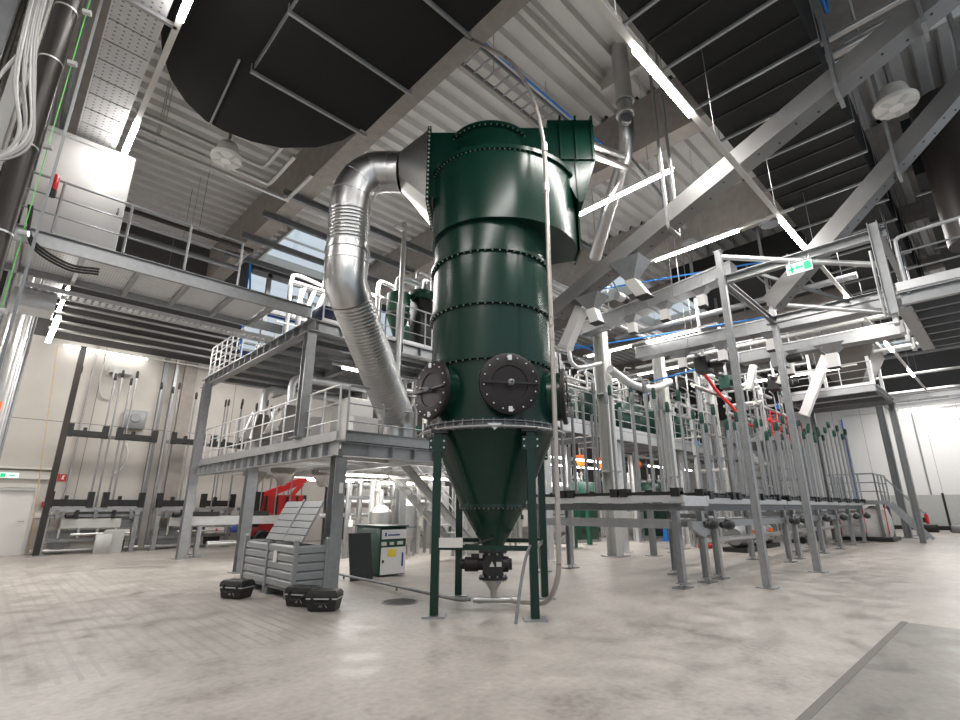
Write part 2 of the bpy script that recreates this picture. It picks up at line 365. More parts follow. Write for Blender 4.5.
# ================================================================ LIGHT STRIPS
def strip(label, p0, p1, lit, r=0.045, soft=False, hang=None, group=None, name='strip_light'):
    t = T(name, label, 'strip light', p0, group)
    P0, P1 = Vector(p0), Vector(p1); L = (P1-P0).length; D = (P1-P0)/L
    MB().bar(P0+Vector((0, 0, .035)), P1+Vector((0, 0, .035)), 0.085, 0.05).build('housing', 'cream', t)
    for a, b in lit:
        MB().bar(P0+D*a-Vector((0, 0, .025)), P0+D*b-Vector((0, 0, .025)), 0.09, 0.05).build('led_tube', 'led_soft' if soft else 'led', t)
    if hang:
        k = min(0.6, L/3)
        while k < L:
            q = P0+D*k
            MB().tube(q+Vector((0, 0, .06)), (q.x, q.y, hang), 0.006, 5).build('suspension_wire', 'galv', t); k += hang_sp
    return t
hang_sp = 3.0
strip('long strip light under the roof at upper left beside the perforated tray', (0.74, 3.5, 8.22), (0.74, 22.7, 8.22), [(1.6, 3.45), (6.3, 7.6), (16.3, 18.9)])
strip('long strip light running to the far wall at upper right of the big green filter', (3.95, 2.28, 7.2), (33.6, 2.24, 7.2), [(1.03, 2.67), (6.85, 8.5), (12.5, 14.1), (18.6, 20.0), (24.0, 25.4)], hang=9.15)
strip('strip light hung right of the filter top, slanting up to the beam', (10.05, 8.2, 9.0), (10.05, 4.0, 9.0), [(1.45, 4.15)], hang=12.4)
strip('strip light below the concrete girder with the smoke detectors', (13.95, 8.6, 9.0), (13.95, 2.6, 9.0), [(0.05, 0.6), (2.1, 4.6)], hang=12.4)
strip('bright strip light hanging below the bridge in line with the perforated tray', (.45, 12.9, 5.25), (.45, 15.2, 5.25), [(.05, 2.2)], hang=8.3)
strip('strip light high on the left wall under the row of wall pipes', (1.1, 22.75, 7.1), (8.5, 22.75, 7.1), [(0.05, 2.6)], soft=True)
strip('strip light under the lower steel platform behind its first column', (5.8, 11.6, 2.3), (10.8, 11.6, 2.3), [(.4, 1.9), (3.0, 4.6)], soft=True)
strip('strip light under the lower steel platform near the red machine', (6.5, 14.5, 2.3), (12, 14.5, 2.3), [(.4, 1.9), (3.0, 4.6)], soft=True)
strip('strip light under the upper steel platform above the white cabinets', (6.2, 12.2, 5.2), (12.2, 12.2, 5.2), [(.3, 2.2), (3.4, 5.4)], soft=True)
strip('strip light glaring beside the spiral duct under the roof', (7.0, 15.0, 9.0), (15.0, 15.0, 9.0), [(.3, 2.4), (4, 6.2)], soft=True, hang=12.6)
for k, (x, y, z, ln, wh) in enumerate([(14.5, 12.4, 3.4, 5, 'nearest the green filter'), (18.0, 14.8, 3.4, 6, 'beyond the second white column'), (22.5, 12.0, 3.4, 6, 'beyond the third white column'), (16.0, 18.5, 3.4, 7, 'deepest behind the machines')]):
    strip('strip light under the middle walkway, ' + wh, (x, y, z), (x+ln, y, z), [(.2, 2.2), (2.9, 4.8)], soft=True, hang=4.1 if y < 12.5 else 12.6)
for k, (x, y, ln, wh) in enumerate([(15.6, 10.5, 5, 'just above the green cabinets'), (19.5, 13.0, 5, 'behind the second box conveyor'), (24.5, 8.5, 5, 'over the far end of the walkway')]):
    strip('small strip light hung over the middle walkway, ' + wh, (x, y, 7.0), (x, y-ln, 7.0), [(.2, 2.0), (2.6, 4.4)], soft=True, hang=12.6)
strip('strip light high along the far white wall', (46.8, 8.2, 8.2), (46.8, 0.5, 8.2), [(3.4, 5.4)], soft=True)

# ================================================================ BLACK CEILING DUCTS
t = T('ceiling_duct', 'huge black round-ended duct under the roof at upper left', 'duct', (2.4, 6, 9.05))
pts = [(0.55, -3), (4.28, -3), (4.28, 7.9), (4.15, 8.6), (3.85, 9.2), (3.3, 9.75), (2.75, 10.0), (2.2, 10.08), (1.84, 10.03), (1.4, 9.75), (1.05, 9.35), (0.78, 8.8), (0.6, 8.1), (0.55, 7.5)]
MB().prism(pts, 9.1, 10.9).build('duct_body', 'fabric', t)
MB().box(2.05, 4.3, -3, 7.9, 8.98, 9.08).build('bottom_panel', 'fabric', t)
for y in (7.95, 6.4, 4.75, 3.1):
    MB().bar((2.0, y, 8.93), (4.36, y, 8.93), 0.05, 0.06).build('support_bar', 'galv', t)
    for x in (2.0, 4.36): MB().tube((x, y, 8.9), (x, y, 12.5), 0.010, 6).build('hanger_rod', 'galv', t)
MB().tube((1.8, 7.98, 9.06), (1.93, 10.08, 9.06), .022, 6).build('support_bar', 'galv', t)
MB().box(2.03, 2.05, -3, 7.9, 8.98, 9.12).build('panel_edge', 'galvd', t)
t = T('ceiling_duct', 'wide flat black duct under the roof at upper right, crossed by light bars', 'duct', (12, 2, 9.05))
MB().box(5.35, 30, 0.9, 2.85, 9.15, 10.9).build('duct_body', 'fabric', t)
x = 6.1; k = 0
while x < 29:
    MB().bar((x, 0.8, 9.09), (x, 2.95, 9.09), 0.05, 0.05).build('support_bar', 'galv', t)
    for y in (0.8, 2.95): MB().tube((x, y, 9.07), (x, y, 12.5), 0.008, 5).build('hanger_rod', 'galv', t)
    if k < 6: MB().box(x+.62, x+.65, 0.9, 2.85, 9.12, 9.15).build('seam', 'black', t)
    x += 1.32; k += 1
t = T('ceiling_duct', 'black duct behind the two slanting channels at the right edge', 'duct', (20, -1.5, 9))
MB().box(15.0, 32, -3.2, 0.2, 9.3, 10.9).build('duct_body', 'fabric', t)
for x in (16, 18, 20, 23, 26): MB().bar((x, -3.25, 9.25), (x, 0.3, 9.25), 0.05, 0.05).build('support_bar', 'galv', t)
t = T('ceiling_duct', 'dark duct crossing under the roof behind the strip light with the exit sign', 'duct', (20, 6, 9.8))
MB().box(18.5, 23.0, 3.2, 8.0, 9.9, 10.8).build('duct_body', 'fabric', t)
for y in (3.9, 5.2, 6.5): MB().bar((18.4, y, 9.85), (23.1, y, 9.85), 0.05, 0.05).build('support_bar', 'galv', t)
one('vertical_duct', MB().lathe([(0.55, 0), (0.55, 3.6)], (14.2, -0.55, 6.9), 24), 'brown', 'dark round duct hanging at the right edge above the balcony rail', 'duct')

# ceiling fans
def fan(label, loc, r=0.34):
    t = T('ceiling_fan', label, 'fan', loc)
    x, y, z = loc
    MB().lathe([(r*.95, 0), (r, .03), (r, .10), (r*.8, .16), (r*.6, .42), (r*.3, .5)], loc, 28).build('fan_body', 'cream', t)
    MB().lathe([(r*.33, -.02), (r*.33, .03)], loc, 20).build('hub', 'white', t)
    for k in range(5):
        a = k*2*pi/5
        MB().bar((x+cos(a)*r*.3, y+sin(a)*r*.3, z-.004), (x+cos(a)*r*.93, y+sin(a)*r*.93, z-.004), r*.22, .012).build('blade', 'greyl', t)
    MB().tube((x, y, z+.5), (x, y, 12.5), .03, 8).build('down_rod', 'galvd', t)
fan('round grey ceiling fan beneath the rounded end of the black duct', (2.5, 10.75, 8.9), 0.32)
fan('large cream round ceiling fan between the two slanting channels at upper right', (11.35, 0.14, 8.95), 0.36)
for x, y, lb in ((16.4, 6.3, 'round smoke detector high on the dark duct, left one'), (17.0, 3.9, 'round smoke detector high under the girder, nearer the long channel')):
    one('smoke_detector', MB().lathe([(.28, 0), (.3, .08), (.2, .16)], (x, y, 10.4), 20).tube((x, y, 10.5), (x, y, 12.75), .02, 6), 'grey', lb, 'smoke detector')

# ================================================================ LEFT: TRAY, STRUTS, BRIDGE
t = T('cable_tray', 'wide perforated cable tray running along the roof at upper left', 'cable tray', (0.3, 12, 8.3))
MB().box(-0.02, 0.0, 4, 22.8, 8.3, 8.42).build('side_rail', 'galvl', t); MB().box(.58, .60, 4, 22.8, 8.3, 8.42).build('side_rail', 'galvl', t)
y = 4.0
while y < 22.7:
    MB().box(0.0, 0.58, y, min(y+0.44, 22.8), 8.30, 8.315).build('tray_plate', 'slots', t); y += 0.47
for y in (7.2, 12.6, 16, 19.5): MB().bar((-.15, y, 8.26), (.75, y, 8.26), .06, .06).build('tray_bracket', 'galv', t)
for i, x in enumerate((-0.25, -0.42, -0.6)):
    one('wall_pipe', MB().tube((x, 3.5, 8.5+i*.12), (x, 22.9, 8.5+i*.12), 0.045, 10), ('galvd', 'galv', 'galvd')[i], ['thin pipe running left of the perforated tray, nearest it', 'thin pipe running left of the perforated tray, second from it', 'thin pipe running left of the perforated tray, farthest from it'][i], 'pipe')
for i, (y, z, xe) in enumerate(((12.66, 10.5, 3.9), (13.3, 10.5, 4.3), (13.7, 10.5, 5.0), (19.0, 10.2, 5.2))):
    one('roof_pipe', MB().path(spline([(0.9, y, z), (xe-.3, y, z), (xe-.06, y-.05, z), (xe, y-.3, z), (xe, y-1.7, z)], 5), .06, 12).tube((1.5, y, z), (1.5, y, 12.6), .012, 5), 'stain', 'bright pipe crossing under the roof behind the round fan, ' + ['nearest one', 'second nearest one', 'third one', 'farthest one'][i], 'pipe')
# near dark column and vertical services on the left
t = T('steel_column', 'thick dark brown column at the left edge of the photo', 'column', (-0.42, 7.0, 0))
MB().tube((-0.40, 7.0, 0.02), (-0.40, 7.0, 12.5), 0.115, 20).build('shaft', 'brown', t)
MB().box(-0.63, -0.13, 6.75, 7.25, 0, .02).build('base_plate', 'galvd', t)
for z in (3.4, 4.3, 5.4, 6.6, 7.4): MB().lathe([(.122, 0), (.122, .02)], (-.40, 7, z), 20).tube((-.25, 6.88, z+.03), (-.17, 6.85, z+.03), .035, 8).build('pipe_clamp', 'galvl', t)
one('cable_duct', MB().box(-0.222, -0.212, 6.95, 6.96, 0, 12), 'greenled', 'thin vertical strip with green cable beside the dark brown column', 'cable')
one('cable_ladder', MB().box(-0.13, -0.10, 7.15, 7.25, 0, 9.0), 'galvd', 'vertical perforated cable ladder right of the dark brown column', 'cable tray')
one('cable_duct', MB().box(-0.72, -0.60, 7.3, 7.45, 0, 12), 'greyl', 'pale vertical trunking left of the dark brown column', 'cable duct')
one('cable_duct', MB().box(-1.02, -0.84, 7.3, 7.5, 0, 12), 'galvd', 'grey vertical trunking at the very left edge', 'cable duct')
t = T('cable_bundle', 'bundle of grey cables looped beside the dark column at the left edge', 'cable', (-.6, 6.5, 4.6))
for k in range(7):
    a = random.uniform(-.12, .12)
    ps = [(-.70+.02*k, 6.75-k*.02, 7.6), (-.66+.02*k, 6.6, 6.6), (-.60+.03*k, 6.5, 5.9+a), (-.45+.02*k, 6.42, 5.3+a), (-.50+.01*k, 6.4, 4.95+a*.5), (-.68, 6.43, 4.9+a), (-.78, 6.5, 5.3+a), (-.70, 6.55, 5.9), (-.60+.01*k, 6.6, 6.4)]
    MB().path(spline(ps, 8), .012+.004*(k % 2), 8).build('cable', ['cable', 'greyl', 'cable'][k % 3], t)
MB().tube((-.62, 6.62, 6.4), (-.62, 7.3, 6.4), .015, 6).build('cable_clip', 'galvd', t)
for i, (x, z0, z1) in enumerate(((-.52, 0, 12), (-.58, 2, 12), (-.80, 0, 12))):
    one('conduit', MB().tube((x, 7.35, z0), (x, 7.35, z1), .018+.006*i, 8), ['galvd', 'cream', 'brown'][i], 'thin vertical conduit left of the dark column, ' + ['closest to it', 'pale one', 'dark one farther left'][i], 'conduit')
for i, (x, y, r, m) in enumerate([(-.12, 14.0, .07, 'stain'), (.0, 15.2, .05, 'galvl'), (.09, 16.2, .035, 'galv'), (0.16, 17.0, .03, 'galvd'), (-.30, 14, .08, 'stain'), (.04, 14.6, .025, 'galvl'), (-.44, 14, .05, 'galv')]):
    one('riser_pipe', MB().tube((x, y, 0), (x, y, 7.2+.2*(i % 3)), r, 12).lathe([(r*1.3, 0), (r*1.3, .05)], (x, y, 3.1+.4*i), 12).lathe([(r*1.3, 0), (r*1.3, .05)], (x, y, 5.9-.2*i), 12), m, 'vertical pipe at the left edge below the bridge, ' + ['bright thick one', 'pale one beside the bright thick one', 'grey thin one', 'darkest thin one', 'thickest steel one', 'rightmost pale thin one', 'leftmost grey one'][i], 'pipe')
one('pipe_marker', MB().lathe([(.085, 0), (.085, .25)], (-.12, 14.0, 3.3), 16), 'orange', 'orange marker band on the bright vertical pipe at the left edge', 'marker')

# bridge
t = T('walkway_bridge', 'steel bridge with grating deck crossing below the roof at left', 'bridge', (2, 11.4, 5.7))
MB().chan((-1.5, 10.6, 5.85), (4.75, 10.6, 5.85), .08, .28).build('stringer', 'galv', t)
MB().chan((-1.5, 12.25, 5.85), (4.75, 12.25, 5.85), .08, .22, flip=-1).build('stringer', 'galv', t)
for k in range(7):
    x = -1.2+k*0.85
    MB().bar((x, 10.64, 5.78), (x, 12.21, 5.78), .07, .10).build('cross_beam', 'galv', t)
for k in range(6): MB().box(-1.15+k*.85, -.38+k*.85, 10.66, 12.2, 5.86, 5.90).build('grating_panel', 'grate', t)
def rail_parts(t, p0, p1, h=1.1, n=4, mids=2, r=0.022, ends=True, toe=True, m='galv'):
    P0, P1 = Vector(p0), Vector(p1); D = P1-P0
    MB().tube(P0+Vector((0, 0, h)), P1+Vector((0, 0, h)), r, 10).build('handrail', m, t)
    for j in range(mids):
        z = h*(j+1)/(mids+1); MB().tube(P0+Vector((0, 0, z)), P1+Vector((0, 0, z)), r*.7, 8).build('knee_rail', m, t)
    for k in range(n+1):
        q = P0+D*k/n; MB().tube(q, q+Vector((0, 0, h)), r, 8).build('post', m, t)
    if toe: MB().bar(P0+Vector((0, 0, .06)), P1+Vector((0, 0, .06)), .01, .12).build('toe_board', m, t)
def railing(label, p0, p1, **k):
    t = T('guard_railing', label, 'railing', p0); rail_parts(t, p0, p1, **k); return t
railing('guard railing along the near side of the steel bridge at left', (-1.0, 10.58, 6.0), (3.05, 10.58, 6.0), h=1.0, n=4, toe=False)
t = T('cable_ladder', 'flat slotted cable ladder along the far lower edge of the bridge', 'cable tray', (2, 12.4, 5.6))
MB().bar((-.2, 12.35, 5.6), (4.6, 12.35, 5.6), .03, .09).build('side_rail', 'galvl', t); MB().bar((-.2, 12.7, 5.6), (4.6, 12.7, 5.6), .03, .09).build('side_rail', 'galvl', t)
for k in range(40): MB().box(-.15+k*.12, -.08+k*.12, 12.36, 12.69, 5.57, 5.60).build('rung', 'galvl', t)
t = T('equipment_cabin', 'large white box cabin standing on the bridge at left', 'cabin', (0.3, 11.5, 5.9))
MB().bbox(-0.42, 0.95, 10.95, 12.1, 5.92, 8.22, .015).build('panel_body', 'white', t)
MB().tube((.85, 10.94, 6.9), (.85, 10.88, 6.9), .02).tube((.85, 10.88, 7.0), (.85, 10.88, 6.85), .012).build('latch', 'galvd', t)
MB().box(-.42, .95, 10.935, 10.95, 8.1, 8.13).build('trim_strip', 'greyl', t)
t = T('warning_horn', 'red and black warning horn mounted at the bridge railing left end', 'horn', (-0.12, 10.5, 6.6))
MB().lathe([(.055, 0), (.055, .26), (.03, .3)], (-.12, 10.5, 6.75), 14).build('horn_body', 'red', t)
MB().lathe([(.06, 0), (.06, .12)], (-.12, 10.5, 6.62), 14).build('horn_base', 'black', t)
t = T('junction_cabinet', 'galvanised cable junction box hanging under the left end of the bridge', 'junction box', (0.0, 12.8, 5.1))
MB().bbox(-.32, .35, 12.5, 13.1, 5.2, 5.55, .01).build('box_shell', 'galvl', t)
for k in range(3): MB().path(spline([(-.35+.02*k, 10.4, 6.3), (-.2, 10.45, 5.75-.05*k), (.3, 10.5, 5.5-.05*k), (.75, 10.52, 5.55-.05*k)], 8), .02, 8).build('cable', 'black', t)
one('rope', MB().tube((0.95, 22.6, 7.0), (1.52, 22.6, 0), .012, 6), 'ycord', 'thin pale orange cord hanging down before the back wall at left', 'rope')

# services on the back wall
for i, z in enumerate((7.55, 7.85, 8.15, 8.45)):
    one('wall_pipe', MB().tube((0.6, 22.5-.05*i, z), (8.6, 22.5-.05*i, z), .055, 12), 'stain', 'bright horizontal pipe high on the back wall, ' + ['lowest of the four', 'second lowest of the four', 'third from below', 'topmost of the four'][i], 'pipe')
one('wall_box', MB().bbox(3.35, 4.05, 22.75, 22.99, 4.35, 5.05, .02).lathe([(.17, 0), (.15, .03)], (3.7, 22.74, 4.75), 20, (0, -1, 0)), 'grey', 'square grey electrical box on the back wall', 'electrical box')
one('wall_bracket', MB().box(2.6, 3.3, 22.6, 22.98, 6.35, 6.6).box(2.7, 2.85, 22.5, 22.6, 6.1, 6.5), 'greyl', 'pale bracket device on the back wall above the rod racks', 'bracket')
one('wall_cable', MB().path(spline([(2.45, 22.9, 7.1), (2.4, 22.88, 6.2), (2.5, 22.88, 5.5), (2.8, 22.88, 5.4), (2.95, 22.88, 5.8), (2.75, 22.88, 6.3)], 8), .03, 8), 'greyl', 'white cable looping under the wall bracket', 'cable')
one('wall_cable', MB().path(spline([(3.3, 22.93, 2.6), (3.6, 22.93, 2.9), (3.7, 22.93, 3.4), (3.6, 22.93, 3.8)], 8), .025, 8), 'white', 'white cable arc on the wall below the black brackets', 'cable')
for i, (x, m, wd) in enumerate(((4.35, 'galvd', .16), (4.75, 'galv', .1), (5.1, 'conc_g', .45), (2.1, 'cable', .05))):
    one('wall_riser', MB().box(x, x+wd, 22.8, 22.999, 0, 7.3), m, ['dark vertical conduit on the back wall between the rod racks', 'grey vertical conduit beside the dark conduit', 'broad concrete pilaster on the back wall behind the rods', 'thin grey conduit on the back wall at left'][i], 'conduit' if i != 2 else 'pilaster')
t = T('fire_alarm_point', 'small red fire alarm button on the back wall beside the door', 'fire alarm', (1.66, 22.95, 1.6))
MB().box(1.56, 1.74, 22.93, 22.999, 1.50, 1.68).build('housing', 'red', t); MB().box(1.61, 1.69, 22.92, 22.93, 1.55, 1.63).build('button', 'white', t)
t = T('fire_sign', 'red fire equipment sign high on the wall beside the door', 'sign', (1.9, 22.97, 2.4))
MB().box(1.74, 1.88, 22.97, 22.999, 2.36, 2.6).build('left_panel', 'red', t); MB().box(1.90, 2.06, 22.97, 22.999, 2.36, 2.6).build('right_panel', 'red', t)
MB().prism_ax([(1.92, 2.42), (2.0, 2.42), (1.98, 2.5), (2.03, 2.56), (1.95, 2.56)], 22.955, 22.97).build('flame_pictogram', 'white', t)
t = T('exit_sign', 'green and white exit sign over the door at the left', 'sign', (0.6, 22.9, 2.45))
MB().box(0.3, .8, 22.86, 22.895, 2.42, 2.58).build('sign_panel', 'exitw', t); MB().box(.35, .48, 22.85, 22.86, 2.44, 2.56).box(.55, .72, 22.85, 22.86, 2.48, 2.52).build('pictogram', 'exitg', t)
def extinguisher(label, x, y):
    t = T('fire_extinguisher', label, 'fire extinguisher', (x, y, .6))
    MB().lathe([(.05, .62), (.085, .65), (.09, 1.05), (.07, 1.12), (.03, 1.16)], (x, y, 0), 18).build('cylinder', 'red', t)
    MB().box(x-.05, x+.05, y+.08, y+.18, .7, .95).build('wall_bracket', 'black', t)
    MB().box(x-.03, x+.08, y-.02, y+.02, 1.16, 1.22).build('valve', 'black', t)
    MB().path(spline([(x+.06, y, 1.18), (x+.14, y, 1.1), (x+.12, y, .8), (x+.1, y, .72)], 6), .012, 6).build('hose', 'black', t)
extinguisher('red fire extinguisher on the wall beside the left door', 1.72, 22.82)
one('wall_notice', MB().box(1.4, 1.9, 22.96, 22.999, 1.15, 1.32), 'white', 'white notice above the fire extinguisher at left', 'sign')

# ================================================================ ROD RACKS ON THE BACK WALL
def black_bracket(mb, x0, x1, y, z, axis='x', h=.14):
    w_ = .18
    if axis == 'x':
        mb.box(x0, x1, y-.07, y+.07, z, z+h*.7)
        for a in (x0, x1-w_): mb.box(a, a+w_, y-.11, y+.11, z-.04, z+h*1.5)
        k = x0+.45
        while k < x1-.4: mb.box(k, k+.1, y-.09, y+.09, z+.02, z+h*1.1); k += .5
    else:
        mb.box(y-.07, y+.07, x0, x1, z, z+h*.7)
        for a in (x0, x1-w_): mb.box(y-.11, y+.11, a, a+w_, z-.04, z+h*1.5)
    return mb
def rod(t, x, y, z0, z1, r=.022, tip='tealg', lean=0):
    MB().tube((x, y, z0), (x+lean, y, z1), r, 8).build('guide_rod', 'rod', t)
    MB().lathe([(r*1.1, 0), (r*1.5, .03), (r*1.5, .22), (r*1.0, .28)], (x+lean, y, z1-.05), 10).build('rod_tip', tip, t)
def wall_rack(label, x0, x1, rods, top=6.1, sheet=False):
    y = 22.15
    t = T('rod_rack', label, 'rack', ((x0+x1)/2, y, 0))
    for x in (x0+.12, x1-.15):
        MB().ibeam((x, y, .03), (x, y, 1.5), .14, .14, .012, up=(0, 1, 0)).build('leg', 'galv', t)
        MB().box(x-.14, x+.14, y-.14, y+.14, 0, .03).build('base_plate', 'galvd', t)
    MB().bar((x0, y, 1.42), (x1, y, 1.42), .16, .14).build('top_beam', 'galv', t)
    MB().bar((x0, y+.4, 1.42), (x1, y+.4, 1.42), .10, .12).build('rear_beam', 'galvd', t)
    xm = (x0+x1)/2
    for a, b in ((x0, xm-.12), (xm+.12, x1)):
        black_bracket(MB(), a, b, y, 1.52, h=.32).build('black_carrier', 'black', t)
    for a, b in ((x0+.1, xm-.1), (xm+.15, x1+.05)):
        black_bracket(MB(), a, b, y, 3.86, h=.27).build('black_carrier', 'black', t)
    MB().bar((x0, y+.15, 3.9), (x1, y+.15, 3.9), .05, .12).build('tie_bar', 'galvd', t)
    for x, tp in rods: rod(t, x, y+.02, 1.5, tp, .032, 'black')
    MB().bar((x0, y, .45), (x1, y, .45), .08, .10).build('lower_beam', 'galvd', t)
    MB().box(x0+.5, x1-.6, y-.1, y+.2, .82, 1.12).build('drive_housing', 'greyl', t)
    MB().bar((x0+.1, y-.05, 1.22), (x1-.1, y-.05, 1.22), .05, .08).bar((x0+.1, y+.3, .7), (x1-.1, y+.3, .7), .05, .10).build('guide_rails', 'galvd', t)
    for k in range(5):
        xk = x0+.35+k*(x1-x0-.7)/4
        MB().box(xk-.05, xk+.05, y-.18, y-.1, 1.12, 1.4).build('bearing_block', 'black' if k % 2 else 'galvd', t)
        MB().tube((xk+.15, y-.05, .5), (xk+.15, y-.05, .82), .05, 10).build('cylinder', 'stain', t)
    MB().box(x0+.3, x0+.9, y+.25, y+.35, .2, .65).build('rear_box', 'grey', t); MB().box(x1-.9, x1-.35, y+.1, y+.3, .12, .42).build('rear_box', 'black', t)
    MB().tube((x0+.8, y-.12, .62), (x1-.3, y-.12, .62), .05, 10).build('drive_shaft', 'stain', t)
    MB().lathe([(.05, 0), (.09, .03), (.09, .22), (.05, .26)], (x0+.55, y-.15, 1.22), 14, (1, 0, 0)).build('motor', 'black', t)
    MB().box(x1-1.0, x1-.3, y-.16, y-.1, .55, .75).build('control_box', 'cream', t)
    MB().lathe([(.04, 0), (.04, .03)], (x1-.6, y-.16, .65), 12, (0, -1, 0)).build('red_button', 'red', t)
    MB().tube((x0-.1, y+.25, .12), (x1+.1, y+.25, .12), .06, 10).build('floor_pipe', 'galvl', t)
    return t
rk = wall_rack('rod rack against the back wall, leftmost, beside the door', 1.6, 4.35, [(1.72, 6.1), (2.75, 6.0), (2.95, 6.15), (3.25, 5.9), (3.4, 6.2), (4.25, 5.9)])
MB().box(3.3, 3.9, 21.95, 22.0, 0.0, .72).build('cover_plate', 'greyl', rk)
MB().box(2.4, 4.2, 22.3, 22.34, .8, 1.35).build('mesh_panel', 'grey', rk)
wall_rack('rod rack against the back wall, middle one with the concrete pilaster behind', 4.75, 7.5, [(4.65, 5.8), (4.85, 6.0), (5.5, 5.7), (5.75, 6.0), (6.75, 5.6), (7.3, 5.7)])
wall_rack('rod rack against the back wall, mostly behind the steel platform', 7.8, 10.5, [(7.9, 5.6), (8.1, 5.75), (8.35, 5.8), (8.9, 5.5), (9.5, 5.9), (9.7, 5.8), (10.3, 5.7)])
t = T('guide_mast', 'tall dark mast standing against the back wall beside the leftmost rack', 'mast', (1.62, 21.75, 0))
MB().chan((1.62, 21.75, .04), (1.62, 21.75, 6.9), .17, .17, .02, up=(1, 0, 0)).build('mast', 'brown', t)
MB().box(1.4, 1.85, 21.55, 21.95, 0, .04).build('base_plate', 'galv', t)
one('switch_plate', MB().bbox(3.05, 3.5, 21.55, 21.7, 0, .62, .01), 'greyl', 'flat pale grey cabinet standing on the floor before the leftmost rack', 'cabinet')

for i, (y, z, m_, r_) in enumerate(((16.5, 9.9, 'brown', .07), (17.6, 9.6, 'galvd', .09), (18.6, 9.2, 'brown', .06), (20.2, 9.6, 'stain', .08))):
    b = MB().tube((0.2, y, z), (5.1, y, z), r_, 12)
    for x in (1.2, 3.4): b.tube((x, y, z), (x, y, 12.7), .006, 5)
    one('roof_pipe', b, m_, 'pipe under the roof seen above the bridge railing, ' + ['dark upper one', 'grey one below the dark upper one', 'dark thin lower one', 'bright farthest one'][i], 'pipe')

# ================================================================ THE GREEN FILTER
FC = (6.15, 6.09); RZ = radians(YAW-90)
def loc2w(x, y, z):
    return (FC[0]+x*cos(RZ)-y*sin(RZ), FC[1]+x*sin(RZ)+y*cos(RZ), z)
def w2loc(x, y):
    dx, dy = x-FC[0], y-FC[1]; return (dx*cos(RZ)+dy*sin(RZ), -dx*sin(RZ)+dy*cos(RZ))
ft = T('dust_filter', 'tall dark green cylindrical dust filter with a cone bottom on four legs', 'dust filter', (FC[0], FC[1], 0), rz=RZ, local=True)
R = 1.07
def ring_flange(z, r, name='flange_ring', m='green', bolts=56, br=.014, par=ft):
    b = MB().lathe([(r, -.035), (r+.055, -.03), (r+.055, .03), (r, .035)], (0, 0, z), 56).use(1)
    for k in range(bolts):
        a = 2*pi*k/bolts; c = (cos(a)*(r+.035), sin(a)*(r+.035), z-.052)
        b.lathe([(br, 0), (br, .025), (br*.6, .03)], c, 6)
    return b.build(name, [m, 'galvd'], par)
body = MB().lathe([(R, 2.7), (R, 6.3)], (0, 0, 0), 64).build('body_shell', 'green', ft)
for z in (5.68, 4.72, 3.78): ring_flange(z, R)
# volute drum
def rv(a):   # radius by angle, 180deg = left, 270 = front, 360 = right
    if a <= 180: return 1.12
    if a <= 270: return 1.12+.06*(a-180)/90
    return 1.18+.50*((a-270)/90)**1.5
vp = [(rv(a)*cos(radians(a)), rv(a)*sin(radians(a))) for a in range(100, 361, 5)]+[(1.68, .15), (1.68, .42)]
MB().prism(vp, 6.22, 7.62).build('volute_drum', 'green', ft)
vq = [(x*1.0+(.04 if x > 0 else -.04)*min(1, abs(x)), y+(-.04 if y < 0 else .04)) for x, y in vp]
MB().box(1.68, 1.71, -.15, .5, 6.16, 7.75).build('end_flange', 'green', ft)
MB().lathe([(1.03, 6.0), (1.03, 6.22)], (0, 0, 0), 56).build('neck_ring', 'green', ft)
b = MB().prism(vq, 7.58, 7.66).use(1)
for k in range(30):
    a = radians(180+k*4.2); b.lathe([(.011, 0), (.011, .02)], ((rv(math.degrees(a))+.02)*cos(a), (rv(math.degrees(a))+.02)*sin(a), 7.56), 6)
b.build('volute_flange', ['green', 'galvd'], ft)
# upper cylinder
MB().lathe([(.80, 7.62), (.80, 8.48)], (0, 0.05, 0), 56).build('top_cylinder', 'green', ft)
ring_flange(8.46, .80, bolts=48)
# inlet box on the left, with bolted flange
MB().box(-1.16, -.35, -.42, .55, 7.12, 8.58).build('inlet_box', 'green', ft)
b = MB().box(-1.23, -1.16, -.50, .63, 7.02, 8.66).use(1)
for k in range(17):
    z = 7.06+k*1.55/16; b.lathe([(.018, 0), (.018, .03)], (-1.195, -.50, z), 6, (0, -1, 0))
for k in range(10): b.lathe([(.018, 0), (.018, .03)], (-1.195, -.45+k*.115, 7.02), 6, (0, 0, -1))
b.build('inlet_flange', ['green', 'galvl'], ft)
# outlet box at right with stiffening ribs and slanted underside
MB().box(.35, 1.12, -.50, .5, 7.66, 8.62).build('outlet_throat', 'green', ft)
ob = MB().box(1.12, 2.02, -.44, .62, 7.95, 8.86).build('outlet_box', 'green', ft)
for x in (1.36, 1.66, 1.98):
    MB().box(x-.02, x+.02, -.50, .66, 7.90, 8.92).build('stiffening_rib', 'green', ft)
MB().prism_ax([(1.30, 7.95), (2.02, 7.95), (1.71, 7.05), (1.62, 7.1)], -.40, .6).build('slanted_duct', 'green', ft)
MB().prism_ax([(1.62, 7.95), (1.67, 7.95), (1.685, 7.0), (1.64, 7.0)], -.45, .6).build('stiffening_rib', 'green', ft)
MB().prism_ax([(1.96, 7.95), (2.03, 7.95), (1.74, 7.0), (1.69, 7.0)], -.45, .6).build('stiffening_rib', 'green', ft)
